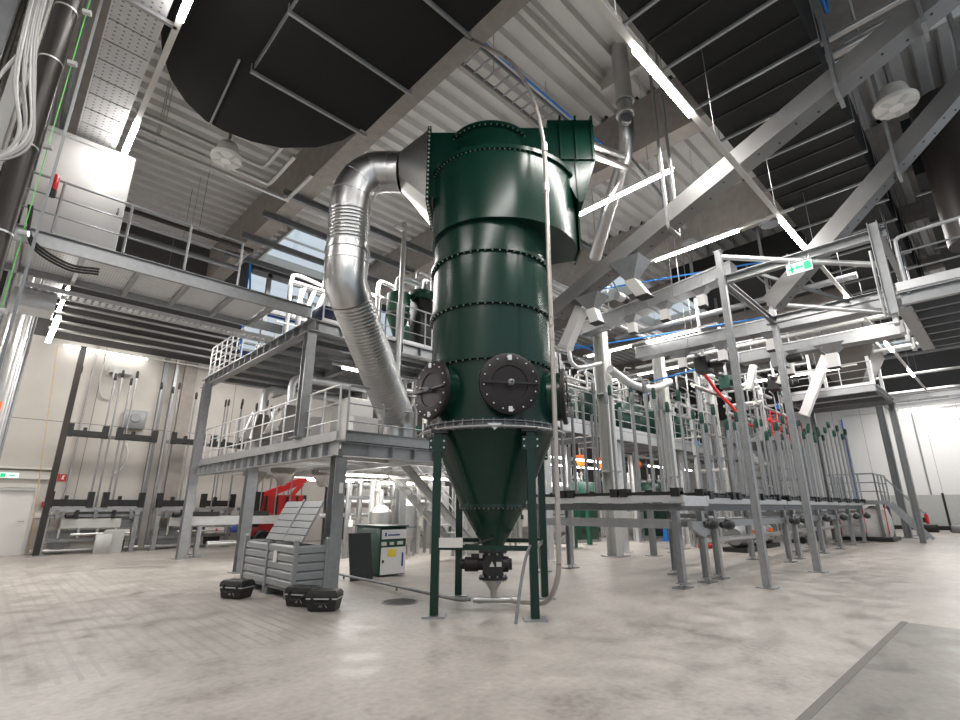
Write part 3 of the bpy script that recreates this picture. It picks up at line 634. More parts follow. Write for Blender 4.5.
# cone
MB().lathe([(R, 2.72), (1.05, 2.64), (.53, 1.52), (.53, 1.50), (.185, .92), (.185, .84)], (0, 0, 0), 64).build('hopper_cone', 'green', ft)
ring_flange(1.52, .50, 'cone_flange', 'green', 44, .011)
b = MB().lathe([(R, -.05), (R+.10, -.05), (R+.10, -.035), (R+.02, -.03), (R+.02, .05), (R+.10, .055), (R+.10, .07), (R, .07)], (0, 0, 2.70), 64).use(1)
for k in range(44):
    a = 2*pi*k/44; c = (cos(a)*(R+.075), sin(a)*(R+.075)); b.tube((c[0], c[1], 2.63), (c[0], c[1], 2.79), .012, 6)
    if k % 3 == 0: b.lathe([(.03, 0), (.03, .03)], (c[0]*1.02, c[1]*1.02, 2.70), 8, (cos(a), sin(a), 0))
b.build('support_ring', ['galvd', 'galvd'], ft)
MB().path([(cos(a)*(R+.17), sin(a)*(R+.17), 2.66) for a in [radians(d) for d in range(170, 365, 6)]], .014, 6).build('cable_ring', 'cable', ft)
MB().prism_ax([(-.1, 2.70), (.12, 2.70), (.01, 2.60)], -1.22, -1.20).build('mounting_tab', 'galvl', ft)
# manholes
def manhole(deg, z=3.30):
    a = radians(270+deg); A = Vector((cos(a), sin(a), 0)); c = A*1.0
    nk = MB().lathe([(.41, 0), (.41, .26)], (c.x, c.y, z), 36, A).build('manhole_neck', 'green', ft)
    c = A*1.25
    cv = MB().lathe([(.40, -.03), (.475, -.02), (.475, .035), (.45, .05), (.28, .05), (.27, .035), (.02, .035)], (c.x, c.y, z), 40, A).use(1)
    sd = Vector((-A.y, A.x, 0)); q = A*1.33+Vector((0, 0, z))
    for k in range(16):
        t = 2*pi*k/16+.1; p = A*1.285+sd*cos(t)*.41+Vector((0, 0, z+sin(t)*.41)); cv.lathe([(.012, 0), (.012, .03)], p, 8, A)
    cv = cv.build('manhole_cover', ['manhole', 'galvl'], ft)
    MB().bar(q-sd*.43, q+sd*.43, .025, .03).build('clamp_bar', 'black', cv)
    MB().lathe([(.05, -.04), (.05, .04), (.025, .06)], q, 12, A).build('clamp_knob', 'galvd', cv)
    MB().lathe([(.015, 0), (.015, .16)], q+Vector((0, 0, 0)), 8, A).build('screw', 'galv', cv)
    p = A*1.30+Vector((0, 0, z))
    for s_ in (1, -1): MB().bar(p+Vector((0, 0, .36*s_)), p+Vector((0, 0, .44*s_)), .06, .035).build('hinge', 'galvl', cv)
manhole(11); manhole(-51); manhole(76)
# legs
legs = [w2loc(4.99, 6.13), w2loc(5.87, 5.0), w2loc(6.4, 7.2), w2loc(7.34, 6.02)]
for x, y in legs:
    lg = MB().box(x-.06, x+.06, y-.06, y+.06, .025, 2.66).build('leg', 'green', ft)
    MB().box(x-.16, x+.16, y-.16, y+.16, 0, .025).build('foot_plate', 'galv', lg)
    k = .93; MB().box(min(x, x*k)-.10, max(x, x*k)+.10, min(y, y*k)-.10, max(y, y*k)+.10, 2.60, 2.66).build('head_plate', 'black', lg)
    b = MB().box(x-.13, x+.13, y-.07, y-.06, 2.33, 2.53).use(1)
    for sx in (-.1, .1):
        for sz in (2.38, 2.48): b.lathe([(.014, 0), (.014, .03)], (x+sx, y-.07, sz), 6, (0, -1, 0))
    b.build('gusset', ['green', 'galvl'], lg)
for i, j in ((0, 1), (1, 3), (3, 2), (2, 0)):
    MB().bar((*legs[i], .93), (*legs[j], .93), .05, .07).build('brace', 'green', ft)
# rotary valve
vz = .62
rvp = MB().lathe([(.15, -.16), (.17, -.16), (.17, .16), (.15, .16)], (0, 0, vz), 28, (0, 1, 0)).build('rotary_valve', 'black', ft)
for z0 in (.80, .40):
    b = MB().lathe([(.23, 0), (.23, .035)], (0, 0, z0), 28).use(1)
    for k in range(10): a = k*pi/5; b.tube((cos(a)*.20, sin(a)*.20, z0-.03), (cos(a)*.20, sin(a)*.20, z0+.065), .014, 6)
    b.build('valve_flange', ['black', 'galv'], ft)
MB().lathe([(.17, .43), (.17, .82)], (0, 0, 0), 24).build('valve_neck', 'black', ft)
MB().lathe([(.12, 0), (.12, .10), (.09, .12), (.09, .16)], (.14, 0, vz), 20, (1, 0, 0)).build('end_bearing', 'black', ft)
mo = MB().lathe([(.09, 0), (.09, .08), (.11, .09), (.11, .30), (.075, .31), (.075, .38)], (-.15, 0, vz), 20, (-1, 0, 0)).build('drive_motor', 'manhole', ft)
MB().box(-.35, -.22, -.06, .06, vz+.1, vz+.16).build('terminal_box', 'black', mo)
MB().prism_ax([(-.06, vz-.02), (.02, vz-.02), (-.02, vz+.06)], -.19, -.175).build('warning_label', 'cream', rvp)
MB().box(.05, .13, -.19, -.175, vz-.02, vz+.05).build('type_plate', 'cream', rvp)
MB().lathe([(.17, .40), (.15, .38), (.045, .22), (.045, .12)], (0, 0, 0), 28).build('discharge_funnel', 'stain', ft)
MB().tube((-.32, 0, .10), (.42, 0, .10), .045, 14).lathe([(.06, 0), (.06, .05)], (-.25, 0, .10), 16, (1, 0, 0)).lathe([(.06, 0), (.06, .05)], (.3, 0, .10), 16, (1, 0, 0)).build('pickup_shoe', 'stain', ft)
# junction box on the brace
MB().box(-.80, -.46, -.98, -.88, .94, 1.07).build('junction_box', 'cream', ft)
MB().path(spline([(-.42, -.92, .97), (-.3, -.8, .96), (-.15, -.5, 1.0), (0, -.28, 1.04)], 6), .018, 8).build('cable', 'black', ft)
# stainless transition between filter and spiral duct
def sq(x, h, z0, z1, n=24):
    pts = []
    for k in range(n):
        a = 2*pi*k/n+pi/4/3; c, s = cos(a), sin(a); m = max(abs(c), abs(s)); pts.append((x, c/m*h+.06, (z0+z1)/2+s/m*(z1-z0)/2))
    return pts
def rd(x, r, zc, n=24): return [(x, .06+cos(2*pi*k/n+pi/12)*r, zc+sin(2*pi*k/n+pi/12)*r) for k in range(n)]
# spiral duct path in world coordinates
sd0 = loc2w(-1.85, .06, 8.02)
dt = T('exhaust_duct', 'shiny silver spiral duct bending down from the green filter top', 'duct', sd0)
OFF[dt.name] = sd0
tr = MB().loft([[loc2w(*p) for p in sq(-1.235, .52, 7.1, 8.6)], [loc2w(*p) for p in rd(-1.80, .395, 8.02)]]); tr.build('transition', 'stain', dt)
ctr = [loc2w(-1.80, .06, 8.02), loc2w(-2.05, .08, 8.04), loc2w(-2.35, .08, 8.02), loc2w(-2.62, .08, 7.82), loc2w(-2.77, .09, 7.5), loc2w(-2.80, .12, 7.1)]
arc = spline(ctr, 4)
MB().path(arc, .40, 36).build('elbow', 'duct', dt)
for i in (4, 8, 12, 16):
    tt = (arc[i+1]-arc[i-1]).normalized() if i < len(arc)-1 else Vector((0, 0, -1))
    MB().lathe([(.397, -.02), (.411, -.015), (.411, .015), (.397, .02)], arc[i], 36, tt).build('seam_ring', 'duct', dt)
def spiral(pts, r, name, pitch=.075):
    P = [Vector(p) for p in pts]; out = []; rad = []
    for i in range(len(P)-1):
        L = (P[i+1]-P[i]).length; n = max(1, int(L/(pitch/3)))
        for k in range(n): out.append(P[i].lerp(P[i+1], k/n)); rad.append(r+(.009 if (len(rad) % 3) == 0 else 0))
    out.append(P[-1]); rad.append(r)
    MB().path(out, r, 36, rad).build(name, 'duct', dt)
v0 = Vector(arc[-1]); v1 = Vector((v0.x+.02, v0.y, 6.35))
spiral([v0, v1], .395, 'vertical_spiral_tube')
v2 = v1+Vector((0, 0, -.75)); end = Vector((6.42, 9.5, 3.6))
dd = (end-v2).normalized(); v3 = v2+dd*.35
MB().path([v1, v1-Vector((0, 0, .02)), v2+Vector((0, 0, .25)), v2+Vector((0, 0, .02))+dd*.02, v3], .408, 36).build('bend', 'duct', dt)
spiral([v3, end], .395, 'slanted_spiral_tube')
MB().path([end-dd*.02, end+dd*.18, end+dd*.28+Vector((0, 0, -.12)), end+dd*.3+Vector((0, 0, -.35)), end+dd*.3+Vector((0, 0, -.62))], .40, 36, None).build('foot_elbow', 'duct', dt)
MB().lathe([(.40, -.03), (.43, -.03), (.43, .03), (.40, .03)], v1+Vector((0, 0, -.1)), 36).build('clamp_ring', 'duct', dt)
MB().lathe([(.40, -.03), (.42, -.03), (.42, .03), (.40, .03)], v2+Vector((0, 0, .42)), 36).build('clamp_ring', 'duct', dt)

# slim steel transport pipe in front of the filter
hp = [(4.9, 6.3, 11.0), (4.86, 5.75, 10.3), (5.1, 5.3, 9.82), (5.52, 4.93, 9.42), (5.74, 4.68, 8.75), (5.85, 4.55, 8.0), (5.88, 4.5, 7.2), (5.87, 4.5, 5.5), (5.86, 4.5, 3.8), (5.86, 4.51, 2.2), (5.86, 4.53, 1.2), (5.93, 4.62, .6), (6.08, 4.95, .22), (6.22, 5.45, .13), (6.28, 5.78, .1), (6.4, 5.88, .1)]
ht = T('transport_pipe', 'slim steel pipe rising in front of the green filter and curving to the roof', 'pipe', (5.88, 4.5, .1))
MB().path(spline(hp, 8), .036, 12).build('pipe_run', 'hose', ht)
for z in (7.4, 6.6): MB().tube((5.88, 4.5, z), (5.88, 4.5, z+.16), .052, 12).build('coupling', 'galvl', ht)
one('floor_pipe', MB().path(spline([loc2w(-.35, .0, .10), (5.75, 6.6, .1), (5.85, 8.2, .1), (5.95, 10.5, .1), (6.0, 12.5, .1)], 6), .026, 10).path([(5.86, 8.3, .02), (5.86, 8.3, .1)], .02, 6).path([(5.96, 10.4, .02), (5.96, 10.4, .1)], .02, 6), 'galvd', 'thin steel pipe lying along the floor from the filter valve to the cabinet', 'pipe')
one('suction_hose', MB().path(spline([(5.42, 4.95, .02), (5.53, 4.98, .35), (5.70, 5.02, .75), (5.80, 4.99, .98)], 6), .022, 10), 'galvd', 'short grey tube end leaning beside the front leg of the green filter', 'hose')
t = T('manhole_cover', 'round cast iron manhole cover in the floor left of the filter', 'manhole cover', (5.32, 7.43, 0))
MB().lathe([(.30, 0), (.30, .008), (.27, .01)], (5.32, 7.43, 0), 32).build('rim', 'galvd', t)
cb = MB().lathe([(.265, .008), (.265, .014), (.01, .014)], (5.32, 7.43, 0), 32)
for k in range(-2, 3): cb.box(5.12, 5.52, 7.43+k*.08-.012, 7.43+k*.08+.012, .013, .018)
cb.build('lid', 'cast', t)

# ================================================================ TWO-STOREY STEEL PLATFORM
pt = T('steel_platform', 'two-storey galvanised steel platform left of the green filter', 'platform', (4.8, 9.15, 0))
def hcol(t, x, y, z0, z1, s=.24, name='column', m='galv', base=True):
    c = MB().ibeam((x, y, z0+(.02 if base else 0)), (x, y, z1), s, s, .018, up=(0, 1, 0)).build(name, m, t)
    if base:
        MB().box(x-s*.85, x+s*.85, y-s*.85, y+s*.85, z0, z0+.02).build('base_plate', m, c)
    return c
for x, y, z1 in ((4.95, 9.15, 2.45), (4.82, 13.3, 2.45), (4.72, 17.9, 5.42), (9.4, 9.25, 2.45), (9.4, 13.3, 2.45), (9.4, 17.9, 5.42)): hcol(pt, x, y, 0, z1)
for x, y in ((4.84, 10.75), (9.4, 10.75)): hcol(pt, x, y, 2.95, 5.42, .22)
def stiff_beam(t, p0, p1, w, h, n, ax):
    P0, P1 = Vector(p0), Vector(p1); b = MB().ibeam(p0, p1, w, h, .018)
    for k in range(1, n):
        q = P0.lerp(P1, k/n)
        if ax == 'y': b.box(q.x-w/2+.005, q.x+w/2-.005, q.y-.008, q.y+.008, q.z-h/2+.018, q.z+h/2-.018)
        else: b.box(q.x-.008, q.x+.008, q.y-w/2+.005, q.y+w/2-.005, q.z-h/2+.018, q.z+h/2-.018)
    return b.build('edge_beam', 'galv', t)
stiff_beam(pt, (4.85, 9.0, 2.60), (4.85, 18.6, 2.60), .22, .30, 20, 'y')
stiff_beam(pt, (4.97, 9.12, 2.60), (9.6, 9.12, 2.60), .20, .26, 8, 'x')
stiff_beam(pt, (4.85, 10.55, 5.56), (4.85, 18.8, 5.56), .24, .28, 18, 'y')
stiff_beam(pt, (4.98, 10.66, 5.56), (9.7, 10.66, 5.56), .20, .28, 8, 'x')
for x in (7.2, 9.4):
    MB().ibeam((x, 9.25, 2.58), (x, 18.5, 2.58), .16, .24, .014).build('floor_beam', 'galvl', pt)
    MB().ibeam((x, 10.8, 5.54), (x, 18.7, 5.54), .16, .24, .014).build('floor_beam', 'galv', pt)
for k in range(10):
    y = 9.9+k*.95
    MB().bar((4.97, y, 2.62), (7.9 if 11.2 < y < 12.4 else 9.6, y, 2.62), .10, .14).build('joist', 'galvl', pt)
    if y > 11 and k < 9: MB().bar((4.98, y, 5.56), (9.7, y, 5.56), .10, .14).build('joist', 'galvd', pt)
MB().box(5.0, 7.9, 9.05, 18.5, 2.75, 2.80).box(7.9, 9.7, 12.4, 18.5, 2.75, 2.80).box(7.9, 9.7, 9.05, 11.1, 2.75, 2.80).build('deck', 'galvl', pt)
MB().box(5.0, 9.8, 10.6, 18.7, 5.70, 5.74).build('deck', 'galv', pt)
MB().box(4.78, 4.80, 9.0, 18.5, 2.76, 2.93).build('toe_board', 'galv', pt)
MB().chan((5.0, 9.02, 2.86), (8.2, 9.02, 2.86), .06, .22).build('kick_channel', 'galv', pt)
MB().box(4.94, 5.02, 9.02, 9.04, 1.75, 1.95).build('notice_plate', 'white', pt)
railing('long guard railing along the left edge of the lower steel platform', (4.88, 9.15, 2.8), (4.88, 18.4, 2.8), n=14, m='galvl')
railing('guard railing on the lower steel platform beside the green filter', (5.05, 9.1, 2.8), (8.4, 9.1, 2.8), n=4)
railing('guard railing at the far end of the upper steel platform', (4.9, 15.6, 5.74), (4.9, 18.6, 5.74), n=6, mids=3, m='galvl')
railing('guard railing on the upper steel platform behind the spiral duct', (5.1, 10.72, 5.74), (7.2, 10.72, 5.74), n=4, m='galvl')
railing('guard railing on the upper steel platform right behind the green filter body', (7.4, 10.72, 5.74), (9.7, 10.72, 5.74), n=3, m='galvl')
railing('railing across the open hatch of the upper steel platform', (5.4, 14.4, 5.74), (8.4, 14.4, 5.74), n=4, m='galvl')
# cross channels between girders above the platform
for i, y in enumerate((13.9, 15.5, 17.4, 19.2)):
    one('roof_channel', MB().chan((4.95, y, 10.85), (11.2, y, 10.85), .12, .22, .02), 'galvd', 'dark steel channel crossing below the roof above the upper platform, ' + ['nearest', 'second nearest', 'third from the front', 'farthest'][i], 'roof beam')
one('blue_cable', MB().path(spline([(5.9, 19.2, 10.75), (6.3, 20, 9.5), (6.3, 20.3, 8.0), (6.5, 20.4, 7.0)], 6), .04, 6), 'cable_blue', 'blue cable drooping under the roof by the clerestory windows', 'cable')
# hoppers on the lower platform
def hopper(label, x, y, z, s, pipe=True):
    t = T('feed_hopper', label, 'hopper', (x, y, z))
    MB().loft([[(x-s, y-s, z+.62), (x+s, y-s, z+.62), (x+s, y+s, z+.62), (x-s, y+s, z+.62)], [(x-s, y-s, z+.72), (x+s, y-s, z+.72), (x+s, y+s, z+.72), (x-s, y+s, z+.72)], [(x-.14, y-.14, z+1.4), (x+.14, y-.14, z+1.4), (x+.14, y+.14, z+1.4), (x-.14, y+.14, z+1.4)]]).build('pyramid_top', 'hopm', t)
    MB().lathe([(s*.85, 0), (s*.85, .62)], (x, y, z), 24).build('round_body', 'hopm', t)
    MB().lathe([(s*.9, .3), (s*.9, .4)], (x, y, z), 24).build('band', 'galvd', t)
    for dx, dy in ((-1, -1), (1, -1), (1, 1), (-1, 1)): MB().bar((x+dx*s, y+dy*s, z+.62), (x+dx*.2, y+dy*.2, z+1.5), .04, .04).build('corner_rib', 'galvl', t)
    MB().path(spline([(x, y, z+1.4), (x, y, z+2.0), (x+.15, y, z+2.2), (x+.6, y, z+2.25), (x+2.6, y, z+2.25)], 6), .11, 16).build('feed_pipe', 'galvl', t)
    MB().box(x-.06, x+.06, y-s*.93, y-s*.9, z+.72, z+.78).build('nameplate', 'white', t)
hopper('stainless hopper with a pyramid top on the lower platform, nearest one', 5.75, 13.6, 2.8, .46)
hopper('stainless hopper with a pyramid top on the lower platform, behind the nearest', 5.75, 15.6, 2.8, .40)
for i, (x, y) in enumerate(((5.75, 13.6), (5.75, 15.6), (6.9, 13.6))):
    one('outlet_cone', MB().lathe([(.08, 2.05), (.32, 2.42), (.32, 2.5)], (x, y, 0), 20), 'hopm', 'stainless cone outlet under the lower platform, ' + ['right-hand one of the two near the column', 'left one, farther back', 'rightmost small one'][i], 'cone')
def cabinet(label, x0, x1, y0, y1, z0, z1, m='white', door=True):
    t = T('control_cabinet', label, 'cabinet', ((x0+x1)/2, (y0+y1)/2, z0))
    MB().bbox(x0, x1, y0, y1, z0, z1, .012).build('body', m, t)
    if door:
        MB().box(x0+.03, x1-.03, y0-.02, y0, z0+.06, z1-.04).build('door', m, t); MB().box(x1-.1, x1-.07, y0-.04, y0-.02, (z0+z1)/2-.08, (z0+z1)/2+.08).build('handle', 'black', t)
    return t
cabinet('small white cabinet on the lower platform behind its railing', 6.5, 7.25, 11.4, 12, 2.8, 3.75)
cabinet('tall white cabinet on the lower platform under the spiral duct', 7.0, 7.8, 12.6, 13.2, 2.8, 4.5)
cabinet('cream cabinet at the back of the lower platform', 7.5, 8.0, 14.6, 15.2, 2.8, 4.6, 'cream')
cabinet('low white cabinet on the lower platform beside the slanted brace', 8.6, 9.3, 12.9, 13.4, 2.8, 4.0)
one('slanted_brace', MB().chan((6.7, 10.6, 2.8), (8.3, 10.6, 4.6), .10, .12), 'galvd', 'slanted steel channel rising across the lower platform below the duct', 'brace')
for i, (x, y, r) in enumerate(((7.4, 11.0, .07), (8.0, 13.2, .09), (9.1, 12.9, .06), (8.9, 10.4, .05), (8.8, 14.8, .1), (9.3, 12.6, .08))):
    one('riser_pipe', MB().tube((x, y, 2.8), (x, y, 5.46), r, 12).lathe([(r*1.5, 0), (r*1.5, .06)], (x, y, 3.6), 14), ['galvl', 'stain'][i % 2], 'vertical pipe on the lower platform, ' + ['directly behind the front railing', 'behind the nearest hopper pipe', 'beside the tall white cabinet', 'near the left manhole of the filter', 'thickest one at the back', 'rightmost, behind the filter'][i], 'pipe')
one('green_sign', MB().box(8.0, 8.3, 10.9, 10.93, 3.45, 3.6), 'greenl', 'small green plate behind the railing under the spiral duct', 'sign')
# equipment on the upper platform
def cyclone(label, x, y, z, r, m, legs=True):
    t = T('cyclone_separator', label, 'separator', (x, y, z))
    MB().lathe([(.08, .35), (r, 1.1), (r, 1.75), (r*.5, 1.85)], (x, y, z), 24).build('vessel', m, t)
    MB().lathe([(r*1.06, 1.08), (r*1.06, 1.14)], (x, y, z), 24).build('flange', 'galvd', t)
    MB().path(spline([(x, y, z+1.8), (x, y, z+2.2), (x+.2, y, z+2.35), (x+.7, y, z+2.35)], 5), r*.35, 14).build('outlet_pipe', 'galvl', t)
    for k in range(3): a = k*2.1+.4; MB().tube((x+cos(a)*r, y+sin(a)*r, z), (x+cos(a)*r, y+sin(a)*r, z+1.2), .025, 8).build('leg', 'galv', t)
    MB().lathe([(.08, 0), (.08, .35)], (x, y, z), 12).build('discharge', 'galvd', t)
cyclone('green conical separator on the upper platform beside the filter body', 7.75, 11.5, 5.74, .34, 'greenl')
cyclone('small green separator farther back on the upper platform', 9.6, 13.8, 5.74, .36, 'tealg')
cyclone('stainless separator at the back of the upper platform', 8.6, 16.0, 5.74, .34, 'stain')
t = T('dark_machine', 'dark green valve machine on the upper platform touching the filter outline', 'machine', (7.9, 11.0, 5.74))
MB().bbox(8.15, 8.6, 10.95, 11.5, 5.78, 7.4, .03).build('body', 'black', t); MB().lathe([(.3, 0), (.38, .1), (.38, .22)], (8.35, 11.2, 7.4), 20).build('head', 'tealg', t); MB().box(8.1, 8.65, 10.9, 11.55, 5.74, 5.78).build('base', 'galvd', t)
def pump(label, x, y, z, m, s=1.0, m2='black'):
    t = T('small_machine', label, 'machine', (x, y, z))
    MB().bbox(x-.22*s, x+.22*s, y-.25*s, y+.25*s, z+.10, z+.5*s, .02).build('housing', m, t)
    MB().lathe([(.10*s, 0), (.13*s, .03), (.13*s, .28*s), (.08*s, .33*s)], (x+.22*s, y, z+.3*s), 14, (1, 0, 0)).build('motor', m2, t)
    MB().box(x-.3*s, x+.6*s, y-.2*s, y+.2*s, z, z+.10).build('base_frame', 'galv', t)
    MB().tube((x, y, z+.5*s), (x, y, z+.8*s), .05*s, 10).build('inlet', 'galvl', t)
pump('dark blue machine on the upper platform left of the spiral duct', 5.45, 11.3, 5.74, 'navy', 1.15)
pump('red machine on the upper platform seen just left of the spiral duct', 6.35, 11.35, 5.74, 'red', 1.4)
pump('green valve machine beside the red one on the upper platform', 5.95, 12.1, 5.74, 'tealg', 1.5)
pump('black machine at the edge of the upper platform near the bridge', 5.7, 16.6, 5.74, 'black', 1.2)
for i, (x, y, z1, r) in enumerate(((5.9, 14.9, 8.8, .06), (6.8, 16.2, 9.0, .09), (8.2, 13.4, 8.8, .07), (8.9, 12.2, 9.0, .05), (9.5, 12.6, 9.0, .08), (7.0, 17.6, 9.2, .07), (8.9, 11.4, 8.6, .05))):
    one('riser_pipe', MB().path(spline([(x, y, 5.74), (x, y, z1-.8), (x, y, z1-.3), (x+.2, y+.1, z1), (x+1.2, y+.3, z1)], 5), r, 12), ['galvl', 'galvd', 'stain'][i % 3], 'pipe rising from the upper platform, ' + ['thin one near the bridge', 'thicker one behind the thin one', 'steel one left of the spiral duct', 'thin one right of the spiral duct', 'thick one beside the green separator', 'farthest one near the windows', 'thin one closest to the filter'][i], 'pipe')
one('support_post', MB().path(spline([(7.15, 10.5, 2.8), (7.15, 10.5, 8.7), (7.12, 10.5, 8.95), (6.85, 10.5, 9.0)], 6), .07, 12), 'galvl', 'tall round steel post between the spiral duct and the green filter', 'post')
t = T('steel_portal', 'dark steel frame holding bright pipes above the upper platform', 'frame', (6.8, 17.2, 5.74))
for x in (6.0, 7.6): MB().bar((x, 17.2, 5.74), (x, 17.2, 9.6), .14, .14).build('post', 'galvd', t)
for z in (8.2, 9.5): MB().bar((5.4, 17.2, z), (8.6, 17.2, z), .14, .16).build('crossbar', 'galvd', t)
t = T('valve_cluster', 'cluster of pale valves and pipes hung above the upper platform', 'valves', (6.9, 15.2, 8.2))
for k in range(4): MB().tube((6.2+k*.35, 15.2, 7.4+.1*k), (6.5+k*.35, 15.2, 8.6), .07, 12).build('pipe', 'galvl', t)
MB().tube((6.0, 15.2, 8.6), (8.2, 15.2, 8.6), .09, 12).build('manifold', 'stain', t)
MB().tube((7.1, 15.2, 8.6), (7.1, 15.2, 12.5), .02, 6).build('hanger', 'galv', t)

# ================================================================ FLOOR ITEMS NEAR THE PLATFORM
cg = T('pallet_cage', 'grey steel pallet cage with ribbed walls standing before the platform column', 'pallet cage', (4.3, 9.8, 0))
X0, X1, Y0, Y1 = 4.06, 4.60, 8.72, 10.95
def ribbed(mb, a0, a1, z0, z1, pos, ax, t=.03):
    n = 5; h = (z1-z0)/n
    for k in range(n):
        zz = z0+k*h
        if ax == 'x':  # wall in plane x=pos, a along y
            mb.prism_ax([(pos-t, zz+.02), (pos, zz), (pos, zz+h), (pos-t, zz+h-.03)], a0, a1, 'y')
        else:
            mb.prism_ax([(pos-t, zz+.02), (pos, zz), (pos, zz+h), (pos-t, zz+h-.03)], a0, a1, 'x')
    return mb
ribbed(MB(), Y0, (Y0+Y1)/2-.03, .16, .86, X0, 'x').build('side_wall', 'grey', cg)
ribbed(MB(), (Y0+Y1)/2+.03, Y1, .16, .86, X0, 'x').build('side_wall', 'grey', cg)
ribbed(MB(), X0, X1, .16, .86, Y0, 'y').build('end_wall', 'grey', cg)
MB().box(X1, X1+.03, Y0, Y1, .16, .84).build('side_wall', 'grey', cg); MB().box(X0, X1, Y1, Y1+.03, .16, .84).build('end_wall', 'grey', cg)
for x in (X0-.03, X1): 
    for y in (Y0-.03, Y1):
        p = MB().box(x-.02, x+.05, y-.02, y+.05, .0, .94).build('corner_post', 'grey', cg); MB().lathe([(.035, 0), (.045, .02), (.03, .06)], (x+.015, y+.015, .93), 12).build('post_cap', 'galv', p)
MB().box(X0-.05, X0, (Y0+Y1)/2-.03, (Y0+Y1)/2+.03, .1, .9).build('middle_post', 'grey', cg)
for y in (Y0+.1, (Y0+Y1)/2-.1, Y1-.3): MB().box(X0-.02, X1+.02, y, y+.2, 0, .12).build('skid', 'galvd', cg)
MB().box(X0, X1, Y0, Y1, .12, .16).build('floor_panel', 'galvd', cg)
MB().box(X0-.04, X0-.035, 9.4, 9.54, .55, .75).build('paper_tag', 'white', cg)
t = T('tilted_lid', 'ribbed grey panel leaning up from the pallet cage against the column', 'panel', (4.4, 9.6, .86))
n = 6
for half in (0, 1):
    m_ = MB(); y0 = 8.95+half*.8; y1 = y0+.76
    for k in range(n):
        s0, s1 = k/n, (k+.88)/n
        a = (4.24+.36*s0, .90+.72*s0); c = (4.24+.36*s1, .90+.72*s1)
        m_.prism_ax([(a[0], a[1]), (c[0], c[1]), (c[0]+.03, c[1]-.02), (a[0]+.03, a[1]-.02)], y0, y1, 'y')
    m_.build('ribbed_half', 'grey', t)
MB().bar((4.26, 9.73, .9), (4.61, 9.73, 1.64), .05, .04).build('middle_strap', 'galvd', t)
def toolbox(label, x, y, rz, seed):
    t = T('toolbox', label, 'toolbox', (x, y, 0), rz=rz, local=True)
    MB().loft([[(-.2, -.13, 0.01), (.2, -.13, .01), (.2, .13, .01), (-.2, .13, .01)], [(-.23, -.15, .17), (.23, -.15, .17), (.23, .15, .17), (-.23, .15, .17)]]).build('case', 'black', t)
    MB().loft([[(-.24, -.16, .19), (.24, -.16, .19), (.24, .16, .19), (-.24, .16, .19)], [(-.23, -.15, .26), (.23, -.15, .26), (.23, .15, .26), (-.23, .15, .26)], [(-.20, -.12, .29), (.20, -.12, .29), (.20, .12, .29), (-.20, .12, .29)]]).build('lid', 'black', t)
    MB().box(-.235, .235, -.155, .155, .17, .19).build('metal_trim', 'galvl', t)
    for sx in (-.14, .14): MB().box(sx-.02, sx+.02, -.172, -.158, .14, .23).build('latch', 'black', t)
    MB().path(spline([(-.09, -.15, .15), (-.08, -.2, .12), (.08, -.2, .12), (.09, -.15, .15)], 5), .012, 8).build('handle', 'black', t)
    q = MB().path([(-.03, -.152, .06), (-.01, -.155, .11), (.0, -.153, .06), (.02, -.155, .11)], .004, 4); q.path([(.05, -.152, .11), (.09, -.154, .06)], .004, 4); q.build('chalk_mark', 'cream', t)
    MB().box(-.245, -.238, -.05, .03, .05, .12).build('label', ('yellow', 'red', 'red')[seed], t)
toolbox('black toolbox lying left of the pallet cage', 3.52, 9.72, radians(-62), 0)
toolbox('black toolbox close against the front corner of the pallet cage', 4.02, 8.24, radians(-60), 1)
toolbox('black toolbox nearest the camera, right of the one at the cage corner', 4.09, 7.66, radians(-46), 2)
# green and white compressor cabinet
t = T('compressor_cabinet', 'green and white floor cabinet behind the manhole cover', 'cabinet', (7.0, 10.7, 0))
MB().bbox(6.70, 7.42, 10.2, 11.25, .03, 1.06, .02).build('green_casing', 'tealg', t)
MB().box(6.73, 7.39, 10.17, 10.2, .05, .62).build('front_panel', 'white', t); MB().box(6.73, 7.39, 10.17, 10.2, .80, 1.0).build('upper_panel', 'white', t)
MB().box(6.9, 7.12, 10.16, 10.17, .42, .58).build('sticker', 'yellow', t); MB().box(6.73, 6.85, 10.165, 10.2, .66, .74).box(6.95, 7.05, 10.165, 10.2, .67, .73).box(7.15, 7.3, 10.165, 10.2, .67, .74).build('label_row', 'cream', t)
MB().box(6.8, 6.84, 10.16, 10.17, .86, .94).box(6.88, 7.2, 10.16, 10.17, .87, .90).build('logo', 'blue', t)
MB().box(7.28, 7.32, 10.16, 10.17, .2, .5).build('lettering', 'blue', t); MB().box(6.75, 6.79, 10.15, 10.17, .3, .36).build('lock', 'black', t)
MB().box(6.68, 7.44, 10.15, 11.27, 1.06, 1.09).build('top_plate', 'tealg', t)
one('leaning_panel', MB().prism_ax([(10.1, 0), (10.13, 0), (10.33, .95), (10.30, .95)], 5.95, 6.5, 'x'), 'black', 'black panel leaning between the platform column and the green cabinet', 'panel')

